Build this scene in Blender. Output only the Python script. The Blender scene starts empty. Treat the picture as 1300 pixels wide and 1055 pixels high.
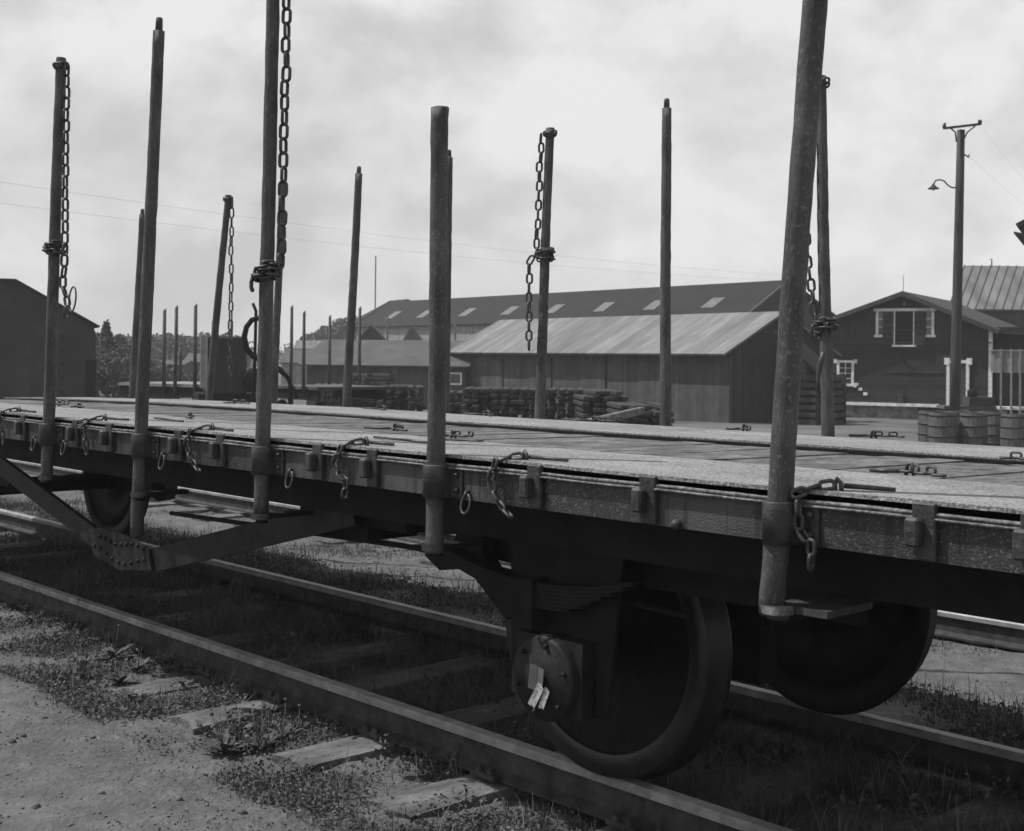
import bpy, math, random
import numpy as np
from mathutils import Matrix, Vector
random.seed(7); rng = np.random.default_rng(7)
sc = bpy.context.scene
col = sc.collection
R = math.radians

# ------------------------------------------------------------------ camera
CAMZ = 1.614
cam_d = bpy.data.cameras.new('camera'); cam = bpy.data.objects.new('camera', cam_d); col.objects.link(cam)
cam_d.sensor_width = 36.0; cam_d.lens = 36.0 * 1655 / 1300
cam_d.shift_y = -74.5 / 1300
cam_d.clip_start = 0.05; cam_d.clip_end = 3000
cam.matrix_world = Matrix.Translation((0, 0, CAMZ)) @ Matrix.Rotation(math.pi/2, 4, 'X') @ Matrix.Rotation(0.01, 4, 'Z')
cam_d.dof.use_dof = True; cam_d.dof.focus_distance = 5.6; cam_d.dof.aperture_fstop = 9.0
sc.camera = cam

# ------------------------------------------------------------------ world
SUN_EL = R(57.5); SUN_ROT = R(-88)      # sun stands to the left of the view
w = bpy.data.worlds.new('World'); sc.world = w; w.use_nodes = True
nt = w.node_tree; N = nt.nodes; L = nt.links; N.clear()
out = N.new('ShaderNodeOutputWorld'); bg = N.new('ShaderNodeBackground')
sky = N.new('ShaderNodeTexSky'); sky.sky_type = 'NISHITA'; sky.sun_disc = False
sky.sun_elevation = SUN_EL; sky.sun_rotation = SUN_ROT; sky.dust_density = 2.0
bw = N.new('ShaderNodeRGBToBW'); L.new(sky.outputs[0], bw.inputs[0])
tc = N.new('ShaderNodeTexCoord')
mp = N.new('ShaderNodeMapping'); mp.inputs['Scale'].default_value = (1.0, 1.0, 1.55); mp.inputs['Location'].default_value = (5.3, 2.4, 1.7)
L.new(tc.outputs['Generated'], mp.inputs[0])
n1 = N.new('ShaderNodeTexNoise'); n1.inputs['Scale'].default_value = 2.1; n1.inputs['Detail'].default_value = 9; n1.inputs['Roughness'].default_value = 0.5
n1.inputs['Distortion'].default_value = 0.1
L.new(mp.outputs[0], n1.inputs['Vector'])
rp = N.new('ShaderNodeValToRGB')
rp.color_ramp.elements[0].position = 0.43; rp.color_ramp.elements[0].color = (0, 0, 0, 1)
rp.color_ramp.elements[1].position = 0.56; rp.color_ramp.elements[1].color = (1, 1, 1, 1)
n2_ = N.new('ShaderNodeTexNoise'); n2_.inputs['Scale'].default_value = 6.5; n2_.inputs['Detail'].default_value = 8; n2_.inputs['Roughness'].default_value = .55; n2_.inputs['Distortion'].default_value = .15
L.new(mp.outputs[0], n2_.inputs['Vector'])
mm_ = N.new('ShaderNodeMix'); mm_.data_type = 'FLOAT'; mm_.inputs[0].default_value = .5; L.new(n1.outputs[0], mm_.inputs[2]); L.new(n2_.outputs[0], mm_.inputs[3])
L.new(mm_.outputs[0], rp.inputs[0])
mx = N.new('ShaderNodeMix'); mx.data_type = 'RGBA'
L.new(rp.outputs[0], mx.inputs[0])
mA = N.new('ShaderNodeMath'); mA.operation = 'MULTIPLY_ADD'; mA.inputs[1].default_value = 0.3; mA.inputs[2].default_value = 4.5
L.new(bw.outputs[0], mA.inputs[0]); L.new(mA.outputs[0], mx.inputs[6])
mx.inputs[7].default_value = (8.4, 8.4, 8.4, 1)
L.new(mx.outputs[2], bg.inputs['Color']); bg.inputs['Strength'].default_value = 0.078
L.new(bg.outputs[0], out.inputs[0])

# ------------------------------------------------------------------ track frame: x to the right along the track, y away, rail head z=0
TM = Matrix(((0.6788, 0.7343, 0, 0), (-0.7343, 0.6788, 0, 0), (0, 0, 1, 0), (0, 0, 0, 1)))
TROT = math.atan2(-0.7343, 0.6788)
sd = bpy.data.lights.new('sun', 'SUN'); sd.energy = 3.6; sd.angle = R(0.6); sd.color = (1, 1, 1)
so = bpy.data.objects.new('sun', sd); col.objects.link(so)
ld = TM.to_3x3() @ Vector((0.5, 0.39, -1.0))
so.rotation_euler = ld.to_track_quat('-Z', 'Y').to_euler(); so.location = (-20, 0, 30)
sc.view_settings.view_transform = 'Standard'; sc.view_settings.look = 'None'
sc.view_settings.exposure = 0.35; sc.view_settings.gamma = 1.0

# ------------------------------------------------------------------ helpers
def tp(px, d):                       # distance to the left along the track of something seen at px on the line at lateral distance d
    r = (px - 650) / 1655.0
    return d * (0.7343 - 0.6788*r) / (0.6788 + 0.7343*r)
def V(px, py, Y):                    # point at depth Y
    u, v = px - 650, 453 - py
    return Vector(((u - .01*v)/1655*Y, Y, CAMZ + (v + .01*u)/1655*Y))
def gz(Y):                           # ground level falls gently towards the sheds
    return float(np.interp(Y, [0, 13, 45, 70, 200], [-.17, -.2, -.62, -1.0, -1.2]))

WM = {}
ORD = 'first second third fourth fifth sixth seventh eighth ninth tenth eleventh twelfth thirteenth fourteenth fifteenth sixteenth seventeenth eighteenth nineteenth twentieth twenty-first twenty-second'.split()
def setp(o, label=None, cat=None, group=None, kind=None):
    for k, v in (('label', label), ('category', cat), ('group', group), ('kind', kind)):
        if v: o[k] = v
    return o
def empty(name, M, label, cat, group=None):
    o = bpy.data.objects.new(name, None); col.objects.link(o); o.matrix_world = M
    o.empty_display_size = 0.2; WM[o.name] = M.copy()
    return setp(o, label, cat, group)
class MB:
    def __init__(s): s.v = []; s.f = []; s.sm = []
    def add(s, vs, fs, smooth=False, M=None):
        b = len(s.v)
        for p in vs:
            p = Vector(p)
            s.v.append(tuple(M @ p) if M is not None else tuple(p))
        for f in fs: s.f.append([i + b for i in f]); s.sm.append(smooth)
        return s
    def box(s, lo, hi, M=None, bev=0.0):
        (x0, y0, z0), (x1, y1, z1) = lo, hi
        if bev <= 0:
            s.add([(x0,y0,z0),(x1,y0,z0),(x1,y1,z0),(x0,y1,z0),(x0,y0,z1),(x1,y0,z1),(x1,y1,z1),(x0,y1,z1)],
                  [(0,3,2,1),(4,5,6,7),(0,1,5,4),(1,2,6,5),(2,3,7,6),(3,0,4,7)], False, M)
        else:
            b = min(bev, (x1-x0)*.45, (y1-y0)*.45, (z1-z0)*.45)
            vs = []; idx = {}
            for sx in (0, 1):
                for sy in (0, 1):
                    for sz in (0, 1):
                        X = (x0, x1)[sx]; Y = (y0, y1)[sy]; Z = (z0, z1)[sz]
                        dx = b if sx == 0 else -b; dy = b if sy == 0 else -b; dz = b if sz == 0 else -b
                        for a, p in enumerate(((X, Y+dy, Z+dz), (X+dx, Y, Z+dz), (X+dx, Y+dy, Z))):
                            idx[(sx, sy, sz, a)] = len(vs); vs.append(p)
            I = idx; fs = []
            for sx in (0, 1):
                q = [I[(sx,0,0,0)], I[(sx,1,0,0)], I[(sx,1,1,0)], I[(sx,0,1,0)]]; fs.append(q if sx else q[::-1])
            for sy in (0, 1):
                q = [I[(0,sy,0,1)], I[(0,sy,1,1)], I[(1,sy,1,1)], I[(1,sy,0,1)]]; fs.append(q if sy else q[::-1])
            for sz in (0, 1):
                q = [I[(0,0,sz,2)], I[(1,0,sz,2)], I[(1,1,sz,2)], I[(0,1,sz,2)]]; fs.append(q if sz else q[::-1])
            for sx in (0, 1):
                for sy in (0, 1):
                    fs.append([I[(sx,sy,0,0)], I[(sx,sy,1,0)], I[(sx,sy,1,1)], I[(sx,sy,0,1)]])
                for sz in (0, 1):
                    fs.append([I[(sx,0,sz,0)], I[(sx,1,sz,0)], I[(sx,1,sz,2)], I[(sx,0,sz,2)]])
            for sy in (0, 1):
                for sz in (0, 1):
                    fs.append([I[(0,sy,sz,1)], I[(1,sy,sz,1)], I[(1,sy,sz,2)], I[(0,sy,sz,2)]])
            for sx in (0, 1):
                for sy in (0, 1):
                    for sz in (0, 1): fs.append([I[(sx,sy,sz,0)], I[(sx,sy,sz,1)], I[(sx,sy,sz,2)]])
            s.add(vs, fs, False, M)
        return s
    def bar(s, p, q, wd, ht, up=(0, 0, 1), bev=0.0):        # box along p-q, wd sideways, ht along up
        p = Vector(p); q = Vector(q); a = (q - p); ln = a.length; a.normalize()
        u = Vector(up); sd_ = a.cross(u)
        if sd_.length < 1e-5: sd_ = a.cross(Vector((1, 0, 0)))
        sd_.normalize(); u = sd_.cross(a).normalized()
        M = Matrix((( a.x, sd_.x, u.x, p.x), (a.y, sd_.y, u.y, p.y), (a.z, sd_.z, u.z, p.z), (0, 0, 0, 1)))
        return s.box((0, -wd/2, -ht/2), (ln, wd/2, ht/2), M, bev)
    def tube(s, pts, rad, n=10, closed=False, caps=True, jit=0.0):
        pts = [Vector(p) for p in pts]; m = len(pts)
        if not hasattr(rad, '__len__'): rad = [rad]*m
        vs = []; prev = None
        for i, p in enumerate(pts):
            if closed: t = pts[(i+1) % m] - pts[i-1]
            else: t = pts[min(i+1, m-1)] - pts[max(i-1, 0)]
            t.normalize()
            if prev is None:
                prev = t.cross(Vector((0, 0, 1)))
                if prev.length < .1: prev = t.cross(Vector((1, 0, 0)))
            prev = (prev - t*prev.dot(t)).normalized(); b = t.cross(prev)
            for k in range(n):
                a = 2*math.pi*k/n; rr = rad[i]*(1 + (random.uniform(-jit, jit) if jit else 0))
                vs.append(p + (prev*math.cos(a) + b*math.sin(a))*rr)
        fs = []
        for i in range(m if closed else m-1):
            for k in range(n):
                j = (i+1) % m
                fs.append([i*n+k, i*n+(k+1) % n, j*n+(k+1) % n, j*n+k])
        s.add(vs, fs, True)
        if caps and not closed:
            b = len(s.v) - len(vs)
            s.f.append([b+k for k in range(n)][::-1]); s.sm.append(False)
            s.f.append([b+(m-1)*n+k for k in range(n)]); s.sm.append(False)
        return s
    def lathe(s, prof, c, axis='Z', n=24, M=None, smooth=True):  # prof: (radius, height)
        vs = []
        for r_, h in prof:
            for k in range(n):
                a = 2*math.pi*k/n; x, y = r_*math.cos(a), r_*math.sin(a)
                p = {'Z': (x, y, h), 'Y': (x, h, y), 'X': (h, x, y)}[axis]
                vs.append(Vector(p) + Vector(c))
        fs = [[i*n+k, i*n+(k+1) % n, (i+1)*n+(k+1) % n, (i+1)*n+k] for i in range(len(prof)-1) for k in range(n)]
        s.add(vs, fs, smooth, M); b = len(s.v) - len(vs)
        if prof[0][0] > 1e-4: s.f.append([b+k for k in range(n)]); s.sm.append(False)
        if prof[-1][0] > 1e-4: s.f.append([b+(len(prof)-1)*n+k for k in range(n)]); s.sm.append(False)
        return s
    def prism(s, poly, z0, z1, M=None):                     # poly in xy extruded in z of M
        n = len(poly)
        vs = [(x, y, z0) for x, y in poly] + [(x, y, z1) for x, y in poly]
        fs = [list(range(n))[::-1], list(range(n, 2*n))] + [[i, (i+1) % n, n+(i+1) % n, n+i] for i in range(n)]
        return s.add(vs, fs, False, M)
    def build(s, name, mat, parent=None, M=None, **kw):
        M = M if M is not None else Matrix.Identity(4)
        P = np.array(s.v, dtype=float)
        lo, hi = P.min(0), P.max(0)
        base = Vector(((lo[0]+hi[0])/2, (lo[1]+hi[1])/2, lo[2]))
        me = bpy.data.meshes.new(name)
        Q = P - np.array(base)
        me.from_pydata([tuple(q) for q in Q], [], s.f)
        me.polygons.foreach_set('use_smooth', s.sm)
        me.materials.append(mat); me.validate(); me.update()
        o = bpy.data.objects.new(name, me); col.objects.link(o)
        W = M @ Matrix.Translation(base)
        if parent is not None:
            o.parent = parent; o.matrix_local = WM[parent.name].inverted() @ W
        else: o.matrix_world = W
        WM[o.name] = W
        return setp(o, **kw)
def bigmesh(name, verts, faces, mat, **kw):
    me = bpy.data.meshes.new(name)
    nv, nf, k = len(verts), len(faces), faces.shape[1]
    me.vertices.add(nv); me.vertices.foreach_set('co', verts.astype(np.float32).ravel())
    me.loops.add(nf*k); me.loops.foreach_set('vertex_index', faces.astype(np.int32).ravel())
    me.polygons.add(nf); me.polygons.foreach_set('loop_start', np.arange(0, nf*k, k, dtype=np.int32))
    me.polygons.foreach_set('loop_total', np.full(nf, k, dtype=np.int32))
    me.materials.append(mat); me.update(); me.validate()
    o = bpy.data.objects.new(name, me); col.objects.link(o); WM[o.name] = Matrix.Identity(4)
    return setp(o, **kw)
def kids(o): return [c for c in KIDS.get(o.name, [])]
KIDS = {}
def copy_tree(o, W, label=None, group=None, children=()):
    c = o.copy(); col.objects.link(c); c.matrix_world = W; WM[c.name] = W.copy()
    if label: c['label'] = label
    if group: c['group'] = group
    for ch in children:
        k = ch.copy(); col.objects.link(k); k.parent = c
    return c

# ------------------------------------------------------------------ materials (the photograph is monochrome, so every material is grey)
def mat(name, a, b, scale=6.0, rough=0.85, bump=0.3, bscale=None, stretch=(1, 1, 1), spec=0.3, speck=None, detail=6, metal=0.0,
        bdist=0.01, boards=None, lo=.35, hi=.65, mott=None):
    m = bpy.data.materials.new(name); m.use_nodes = True
    T = m.node_tree; N = T.nodes; L = T.links; P = N['Principled BSDF']
    P.inputs['Roughness'].default_value = rough; P.inputs['Specular IOR Level'].default_value = spec; P.inputs['Metallic'].default_value = metal
    tc = N.new('ShaderNodeTexCoord'); oi = N.new('ShaderNodeObjectInfo')
    ml = N.new('ShaderNodeMath'); ml.operation = 'MULTIPLY'; ml.inputs[1].default_value = 37.0; L.new(oi.outputs['Random'], ml.inputs[0])
    ad = N.new('ShaderNodeVectorMath'); ad.operation = 'ADD'; L.new(tc.outputs['Object'], ad.inputs[0]); L.new(ml.outputs[0], ad.inputs[1])
    mp = N.new('ShaderNodeMapping'); mp.inputs['Scale'].default_value = stretch; L.new(ad.outputs[0], mp.inputs[0])
    n = N.new('ShaderNodeTexNoise'); n.inputs['Scale'].default_value = scale; n.inputs['Detail'].default_value = detail; n.inputs['Roughness'].default_value = .62
    L.new(mp.outputs[0], n.inputs['Vector'])
    r = N.new('ShaderNodeValToRGB'); e = r.color_ramp.elements
    e[0].position = lo; e[0].color = (a, a, a, 1); e[1].position = hi; e[1].color = (b, b, b, 1)
    L.new(n.outputs[0], r.inputs[0]); c = r.outputs[0]
    if boards:                                             # (axis, width, darkness): dark joints between boards and board-to-board tone
        ax, wd, dk = boards
        sp = N.new('ShaderNodeSeparateXYZ'); L.new(tc.outputs['Object'], sp.inputs[0])
        dv = N.new('ShaderNodeMath'); dv.operation = 'DIVIDE'; dv.inputs[1].default_value = wd; L.new(sp.outputs[ax], dv.inputs[0])
        fl = N.new('ShaderNodeMath'); fl.operation = 'FLOOR'; L.new(dv.outputs[0], fl.inputs[0])
        fr = N.new('ShaderNodeMath'); fr.operation = 'FRACT'; L.new(dv.outputs[0], fr.inputs[0])
        wn = N.new('ShaderNodeTexWhiteNoise'); wn.noise_dimensions = '1D'; L.new(fl.outputs[0], wn.inputs['W'])
        mr = N.new('ShaderNodeMapRange'); mr.inputs[3].default_value = .78; mr.inputs[4].default_value = 1.22; L.new(wn.outputs[0], mr.inputs[0])
        gp = N.new('ShaderNodeMath'); gp.operation = 'GREATER_THAN'; gp.inputs[1].default_value = .07; L.new(fr.outputs[0], gp.inputs[0])
        mr2 = N.new('ShaderNodeMapRange'); mr2.inputs[3].default_value = dk; mr2.inputs[4].default_value = 1.0; L.new(gp.outputs[0], mr2.inputs[0])
        m1 = N.new('ShaderNodeMath'); m1.operation = 'MULTIPLY'; L.new(mr.outputs[0], m1.inputs[0]); L.new(mr2.outputs[0], m1.inputs[1])
        vm = N.new('ShaderNodeVectorMath'); vm.operation = 'SCALE'; L.new(c, vm.inputs[0]); L.new(m1.outputs[0], vm.inputs[3]); c = vm.outputs[0]
    hgt = None
    if speck:                                              # (scale, threshold, grey, amount)
        n2 = N.new('ShaderNodeTexNoise'); n2.inputs['Scale'].default_value = speck[0]; n2.inputs['Detail'].default_value = 3
        L.new(ad.outputs[0], n2.inputs['Vector'])
        r2 = N.new('ShaderNodeValToRGB'); q = r2.color_ramp.elements
        q[0].position = speck[1]; q[0].color = (0, 0, 0, 1); q[1].position = speck[1]+.09; q[1].color = (speck[3],)*3 + (1,)
        L.new(n2.outputs[0], r2.inputs[0])
        mxx = N.new('ShaderNodeMix'); mxx.data_type = 'RGBA'; L.new(r2.outputs[0], mxx.inputs[0]); L.new(c, mxx.inputs[6])
        mxx.inputs[7].default_value = (speck[2],)*3 + (1,); c = mxx.outputs[2]; hgt = n2.outputs[0]
    if mott:                                               # (scale, low, high): broad weathering, stretched like the surface
        n3 = N.new('ShaderNodeTexNoise'); n3.inputs['Scale'].default_value = mott[0]; n3.inputs['Detail'].default_value = 5; n3.inputs['Roughness'].default_value = .65
        mp3 = N.new('ShaderNodeMapping'); mp3.inputs['Scale'].default_value = mott[3] if len(mott) > 3 else (1, 1, 1); L.new(ad.outputs[0], mp3.inputs[0]); L.new(mp3.outputs[0], n3.inputs['Vector'])
        r3 = N.new('ShaderNodeMapRange'); r3.inputs[1].default_value = .3; r3.inputs[2].default_value = .7; r3.inputs[3].default_value = mott[1]; r3.inputs[4].default_value = mott[2]; L.new(n3.outputs[0], r3.inputs[0])
        v3 = N.new('ShaderNodeVectorMath'); v3.operation = 'SCALE'; L.new(c, v3.inputs[0]); L.new(r3.outputs[0], v3.inputs[3]); c = v3.outputs[0]
    L.new(c, P.inputs['Base Color'])
    if bump > 0:
        nb = N.new('ShaderNodeTexNoise'); nb.inputs['Scale'].default_value = bscale or scale*4; nb.inputs['Detail'].default_value = 5
        L.new(mp.outputs[0], nb.inputs['Vector'])
        bp = N.new('ShaderNodeBump'); bp.inputs['Strength'].default_value = bump; bp.inputs['Distance'].default_value = bdist
        L.new(nb.outputs[0], bp.inputs['Height']); L.new(bp.outputs[0], P.inputs['Normal'])
    return m
M_ = {}
M_['ground'] = mat('packed_dirt', .065, .12, 2.2, .97, 1.0, 34, speck=(60, .6, .17, .5), bdist=.02, detail=12, lo=.3, hi=.7, mott=(9, .72, 1.25))
M_['path'] = mat('pale_gravel', .09, .16, 2.0, .95, .8, 70, speck=(90, .6, .24, .5), bdist=.015)
M_['yard'] = mat('yard_gravel', .06, .12, .35, .95, .6, 20, speck=(9, .6, .15, .4), bdist=.03, detail=8)
M_['deckedge'] = mat('weathered_deck_boards', .15, .33, 85, .92, 1.0, 110, spec=.1, speck=(70, .58, .07, .75), bdist=.011, lo=.38, hi=.62, detail=5, mott=(2.2, .72, 1.22))
M_['deckmid'] = mat('dark_deck_planks', .065, .17, 14, .9, .9, 60, spec=.12, stretch=(1.3, .6, 1), speck=(50, .58, .03, .75), bdist=.01, mott=(3, .7, 1.3))
M_['sill'] = mat('tarred_sill', .012, .032, 12, .55, 1.0, 120, spec=.35, speck=(120, .56, .09, .8), bdist=.008)
M_['rim'] = mat('worn_iron_rim', .06, .2, 30, .55, .9, 90, spec=.4, speck=(70, .5, .02, .7), bdist=.005)
M_['iron'] = mat('dark_iron', .02, .05, 20, .55, .8, 90, spec=.35, speck=(90, .62, .1, .5), bdist=.004, mott=(12, .6, 1.4))
M_['chain'] = mat('chain_iron', .02, .05, 30, .5, .5, 100, spec=.5, bdist=.003)
M_['stake'] = mat('tarred_stake', .04, .075, 16, .68, .9, 90, stretch=(1, 1, .35), spec=.28, speck=(85, .58, .15, .6), bdist=.005, mott=(7, .6, 1.35, (1, 1, .3)))
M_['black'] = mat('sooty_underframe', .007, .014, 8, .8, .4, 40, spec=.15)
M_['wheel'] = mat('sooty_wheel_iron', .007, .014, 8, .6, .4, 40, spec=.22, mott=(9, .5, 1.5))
M_['tread'] = mat('worn_wheel_rim', .007, .014, 14, .36, .3, 40, spec=.4, mott=(8, .5, 1.5))
M_['railside'] = mat('rusty_rail', .022, .045, 12, .65, .6, 60, spec=.3, bdist=.004, mott=(6, .6, 1.4))
M_['railhead'] = mat('worn_rail_head', .16, .27, 14, .5, .4, 60, spec=.4, bdist=.0015, mott=(5, .7, 1.3, (1, 1, 1)))
M_['sleeper'] = mat('weathered_sleeper', .075, .165, 9, .9, 1.0, 60, stretch=(1, .25, 1), speck=(30, .6, .035, .8), bdist=.012, mott=(5, .55, 1.3))
M_['tarsleeper'] = mat('dark_sleeper', .03, .07, 9, .9, .8, 40, speck=(30, .6, .02, .6))
M_['endgrain'] = mat('stacked_sleeper_wood', .012, .06, 14, .9, .9, 50, speck=(24, .56, .01, .7), bdist=.02)
M_['grass'] = mat('dry_grass', .05, .16, .9, .9, 0, detail=4)
M_['straw'] = mat('dry_straw', .09, .2, 8, .9, 0)
M_['leafy'] = mat('small_weed_leaves', .03, .13, 5, .9, 0, detail=6)
M_['weed'] = mat('broad_weed_leaf', .03, .11, 18, .8, 0)
M_['leaf'] = mat('tree_leaf', .035, .11, .8, .9, 0, detail=4)
M_['farleaf'] = mat('distant_foliage', .05, .085, .15, .95, 0, detail=4)
M_['bark'] = mat('bark', .04, .08, 12, .9, .8)
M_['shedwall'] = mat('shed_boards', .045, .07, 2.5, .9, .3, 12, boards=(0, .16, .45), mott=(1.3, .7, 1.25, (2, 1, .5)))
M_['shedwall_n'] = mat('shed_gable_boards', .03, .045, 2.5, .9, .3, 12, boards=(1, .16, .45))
M_['sheddoor'] = mat('shed_door_boards', .05, .075, 2.5, .9, .3, 12, boards=(0, .14, .5), mott=(1.8, .7, 1.25, (2, 1, .5)))
M_['shedroof'] = mat('metal_shed_roof', .12, .185, .9, .7, .3, 10, stretch=(1.6, .35, 1), boards=(0, .62, .62), spec=.25, mott=(1.1, .75, 1.2, (2, .5, 1)))
M_['lowroof'] = mat('felt_roof', .07, .1, 1.2, .9, .3, 10, spec=.1)
M_['darkroof'] = mat('dark_slate_roof', .02, .028, 1.2, .9, .3, 8, spec=.1)
M_['ribroof'] = mat('ribbed_sheet_roof', .1, .19, .8, .6, .3, 8, stretch=(1.5, .4, 1), spec=.4)
M_['housewall'] = mat('painted_house_boards', .02, .03, 2.2, .85, .3, 14, boards=(2, .17, .5))
M_['housewallv'] = mat('painted_gable_boards', .022, .032, 2.2, .85, .3, 14, boards=(0, .2, .6))
M_['houseroof'] = mat('house_roof_felt', .04, .06, 1.5, .9, .3, 10, spec=.1)
M_['white'] = mat('white_paint', .66, .82, 6, .6, .2, 20, mott=(6, .8, 1.1))
M_['pale'] = mat('pale_boards', .17, .26, 4, .8, .3, 20, boards=(0, .14, .6))
M_['glass'] = mat('window_glass', .03, .05, 3, .12, 0, spec=.8)
M_['void'] = mat('dark_room', .008, .012, 3, .9, 0)
M_['shutter'] = mat('shutter_boards', .035, .06, 3, .85, .3, 12)
M_['stone'] = mat('foundation_stone', .1, .28, 3.0, .95, .9, 12, bdist=.04)
M_['barrel'] = mat('barrel_staves', .06, .12, 8, .8, .6, 30, stretch=(3, 3, .5), bdist=.01)
M_['hoop'] = mat('barrel_hoop', .03, .05, 8, .6, .3)
M_['pole'] = mat('tarred_pole', .035, .06, 8, .8, .5, 30, stretch=(2, 2, .3))
M_['stones'] = mat('small_stones', .06, .16, 4, .9, .3, 60)
M_['wire'] = mat('overhead_wire', .25, .3, 4, .6, 0)
M_['paper'] = mat('paper_label', .2, .5, 60, .85, .6, 90, detail=3, bdist=.004, mott=(40, .5, 1.1))
M_['skylight'] = mat('skylight_glass', .07, .14, 3, .4, 0, spec=.4)
M_['darkshed'] = mat('dark_shed_sheet', .024, .036, 1.0, .85, .2, 8, boards=(0, .5, .85), mott=(.6, .7, 1.3))
M_['crate'] = mat('crate_boards', .06, .1, 5, .85, .4, boards=(0, .12, .5))

def sill_mat():
    m = mat('tarred_sill', .016, .03, 9, .5, .8, 170, spec=.45, speck=(120, .57, .11, .8), bdist=.004, mott=(5, .6, 1.4))
    T = m.node_tree; N = T.nodes; L = T.links; P = N['Principled BSDF']
    mixn = [n for n in N if n.type == 'MIX'][0]; ramp = mixn.inputs[0].links[0].from_node
    tc = N.new('ShaderNodeTexCoord')
    big = N.new('ShaderNodeTexNoise'); big.inputs['Scale'].default_value = 2.3; big.inputs['Detail'].default_value = 2; L.new(tc.outputs['Object'], big.inputs['Vector'])
    br = N.new('ShaderNodeValToRGB'); br.color_ramp.elements[0].position = .42; br.color_ramp.elements[0].color = (.15, .15, .15, 1); br.color_ramp.elements[1].position = .47; L.new(big.outputs[0], br.inputs[0])
    mp = N.new('ShaderNodeMapping'); mp.inputs['Scale'].default_value = (30, 1, 1.2); L.new(tc.outputs['Object'], mp.inputs[0])
    st = N.new('ShaderNodeTexNoise'); st.inputs['Scale'].default_value = 1.0; st.inputs['Detail'].default_value = 4; L.new(mp.outputs[0], st.inputs['Vector'])
    sr = N.new('ShaderNodeValToRGB'); sr.color_ramp.elements[0].position = .56; sr.color_ramp.elements[0].color = (1, 1, 1, 1); sr.color_ramp.elements[1].position = .6; sr.color_ramp.elements[1].color = (.1, .1, .1, 1); L.new(st.outputs[0], sr.inputs[0])
    m1 = N.new('ShaderNodeMath'); m1.operation = 'MULTIPLY'; L.new(ramp.outputs[0], m1.inputs[0]); L.new(br.outputs[0], m1.inputs[1])
    m2 = N.new('ShaderNodeMath'); m2.operation = 'MULTIPLY'; L.new(m1.outputs[0], m2.inputs[0]); L.new(sr.outputs[0], m2.inputs[1]); L.new(m2.outputs[0], mixn.inputs[0])
    # smooth painted patches
    src = mixn.inputs[6].links[0].from_socket; mx = N.new('ShaderNodeMix'); mx.data_type = 'RGBA'; L.new(br.outputs[0], mx.inputs[0]); mx.inputs[6].default_value = (.055, .055, .055, 1); L.new(src, mx.inputs[7])
    vm = N.new('ShaderNodeVectorMath'); vm.operation = 'MULTIPLY'; L.new(mx.outputs[2], vm.inputs[0])
    s2 = N.new('ShaderNodeMapRange'); s2.inputs[3].default_value = .45; L.new(sr.outputs[0], s2.inputs[0]); L.new(s2.outputs[0], vm.inputs[1]); L.new(vm.outputs[0], mixn.inputs[6])
    return m
M_['sill'] = sill_mat()

# ------------------------------------------------------------------ ground
def grid(xs, ys, zf):
    X, Y = np.meshgrid(xs, ys); Z = zf(X, Y)
    v = np.stack([X, Y, Z], -1).reshape(-1, 3); nx, ny = len(xs), len(ys)
    i = np.arange(nx-1)[None, :] + nx*np.arange(ny-1)[:, None]
    f = np.stack([i, i+1, i+1+nx, i+nx], -1).reshape(-1, 4)
    return v, f
_lat = np.random.default_rng(99).random((256, 256))
def vn(X, Y, sc_, ph=0):
    x = np.asarray(X)*sc_ + 91.3 + ph; y = np.asarray(Y)*sc_ + 57.7 + ph*1.7
    xi = np.floor(x).astype(int); yi = np.floor(y).astype(int); fx_ = x-xi; fy_ = y-yi; fx_ = fx_*fx_*(3-2*fx_); fy_ = fy_*fy_*(3-2*fy_)
    g_ = lambda a, b: _lat[a % 256, b % 256]
    return (g_(xi, yi)*(1-fx_)+g_(xi+1, yi)*fx_)*(1-fy_) + (g_(xi, yi+1)*(1-fx_)+g_(xi+1, yi+1)*fx_)*fy_ - .5
def wob(X, Y, k=1.0): return (.05*vn(X, Y, .8) + .03*vn(X, Y, 2.3, 5) + .018*vn(X, Y, 6.1, 9) + .012*vn(X, Y, 13, 13))*k
xs = np.concatenate([np.linspace(-900, -60, 15), np.linspace(-55, -14, 18), np.linspace(-13, 13, 420), np.linspace(14, 55, 18), np.linspace(60, 900, 15)])
ys = np.concatenate([np.linspace(-60, -3, 12), np.linspace(-2.5, 16, 330), np.linspace(17, 75, 50), np.linspace(80, 1400, 30)])
def zf(X, Y):
    base = np.interp(Y, [0, 13, 45, 70, 200], [-.175, -.2, -.62, -1.0, -1.2])
    # lateral distance from the camera line, measured across the track
    d = .7343*X + .6788*Y
    bed = np.where((d > 3.7) & (d < 5.4), -.03, 0.0) + np.where(d < 3.0, .035*np.clip((3.3-d)/.8, 0, 1), 0)
    return base + wob(X, Y) + bed
v, f = grid(xs, ys, zf)
bigmesh('ground', v, f, M_['ground'], kind='structure')
# paler yard behind the tracks and a worn strip between the two tracks
def strip(name, d0, d1, t0, t1, m, dz, n=60, md=8):
    x = np.linspace(-t1, -t0, n); y = np.linspace(d0, d1, md); X, Y = np.meshgrid(x, y)
    WX = .6788*X + .7343*Y; WY = -.7343*X + .6788*Y
    Z = zf(WX, WY) + dz
    vv = np.stack([WX, WY, Z], -1).reshape(-1, 3)
    i = np.arange(n-1)[None, :] + n*np.arange(md-1)[:, None]
    ff = np.stack([i, i+1, i+1+n, i+n], -1).reshape(-1, 4)
    return bigmesh(name, vv, ff, m, kind='structure')
v, f = grid(np.linspace(-50, 60, 100), np.concatenate([np.linspace(19, 60, 60), np.linspace(62, 120, 12)]), lambda X, Y: zf(X, Y) + .03)
bigmesh('yard', v, f, M_['yard'], kind='structure')

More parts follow.
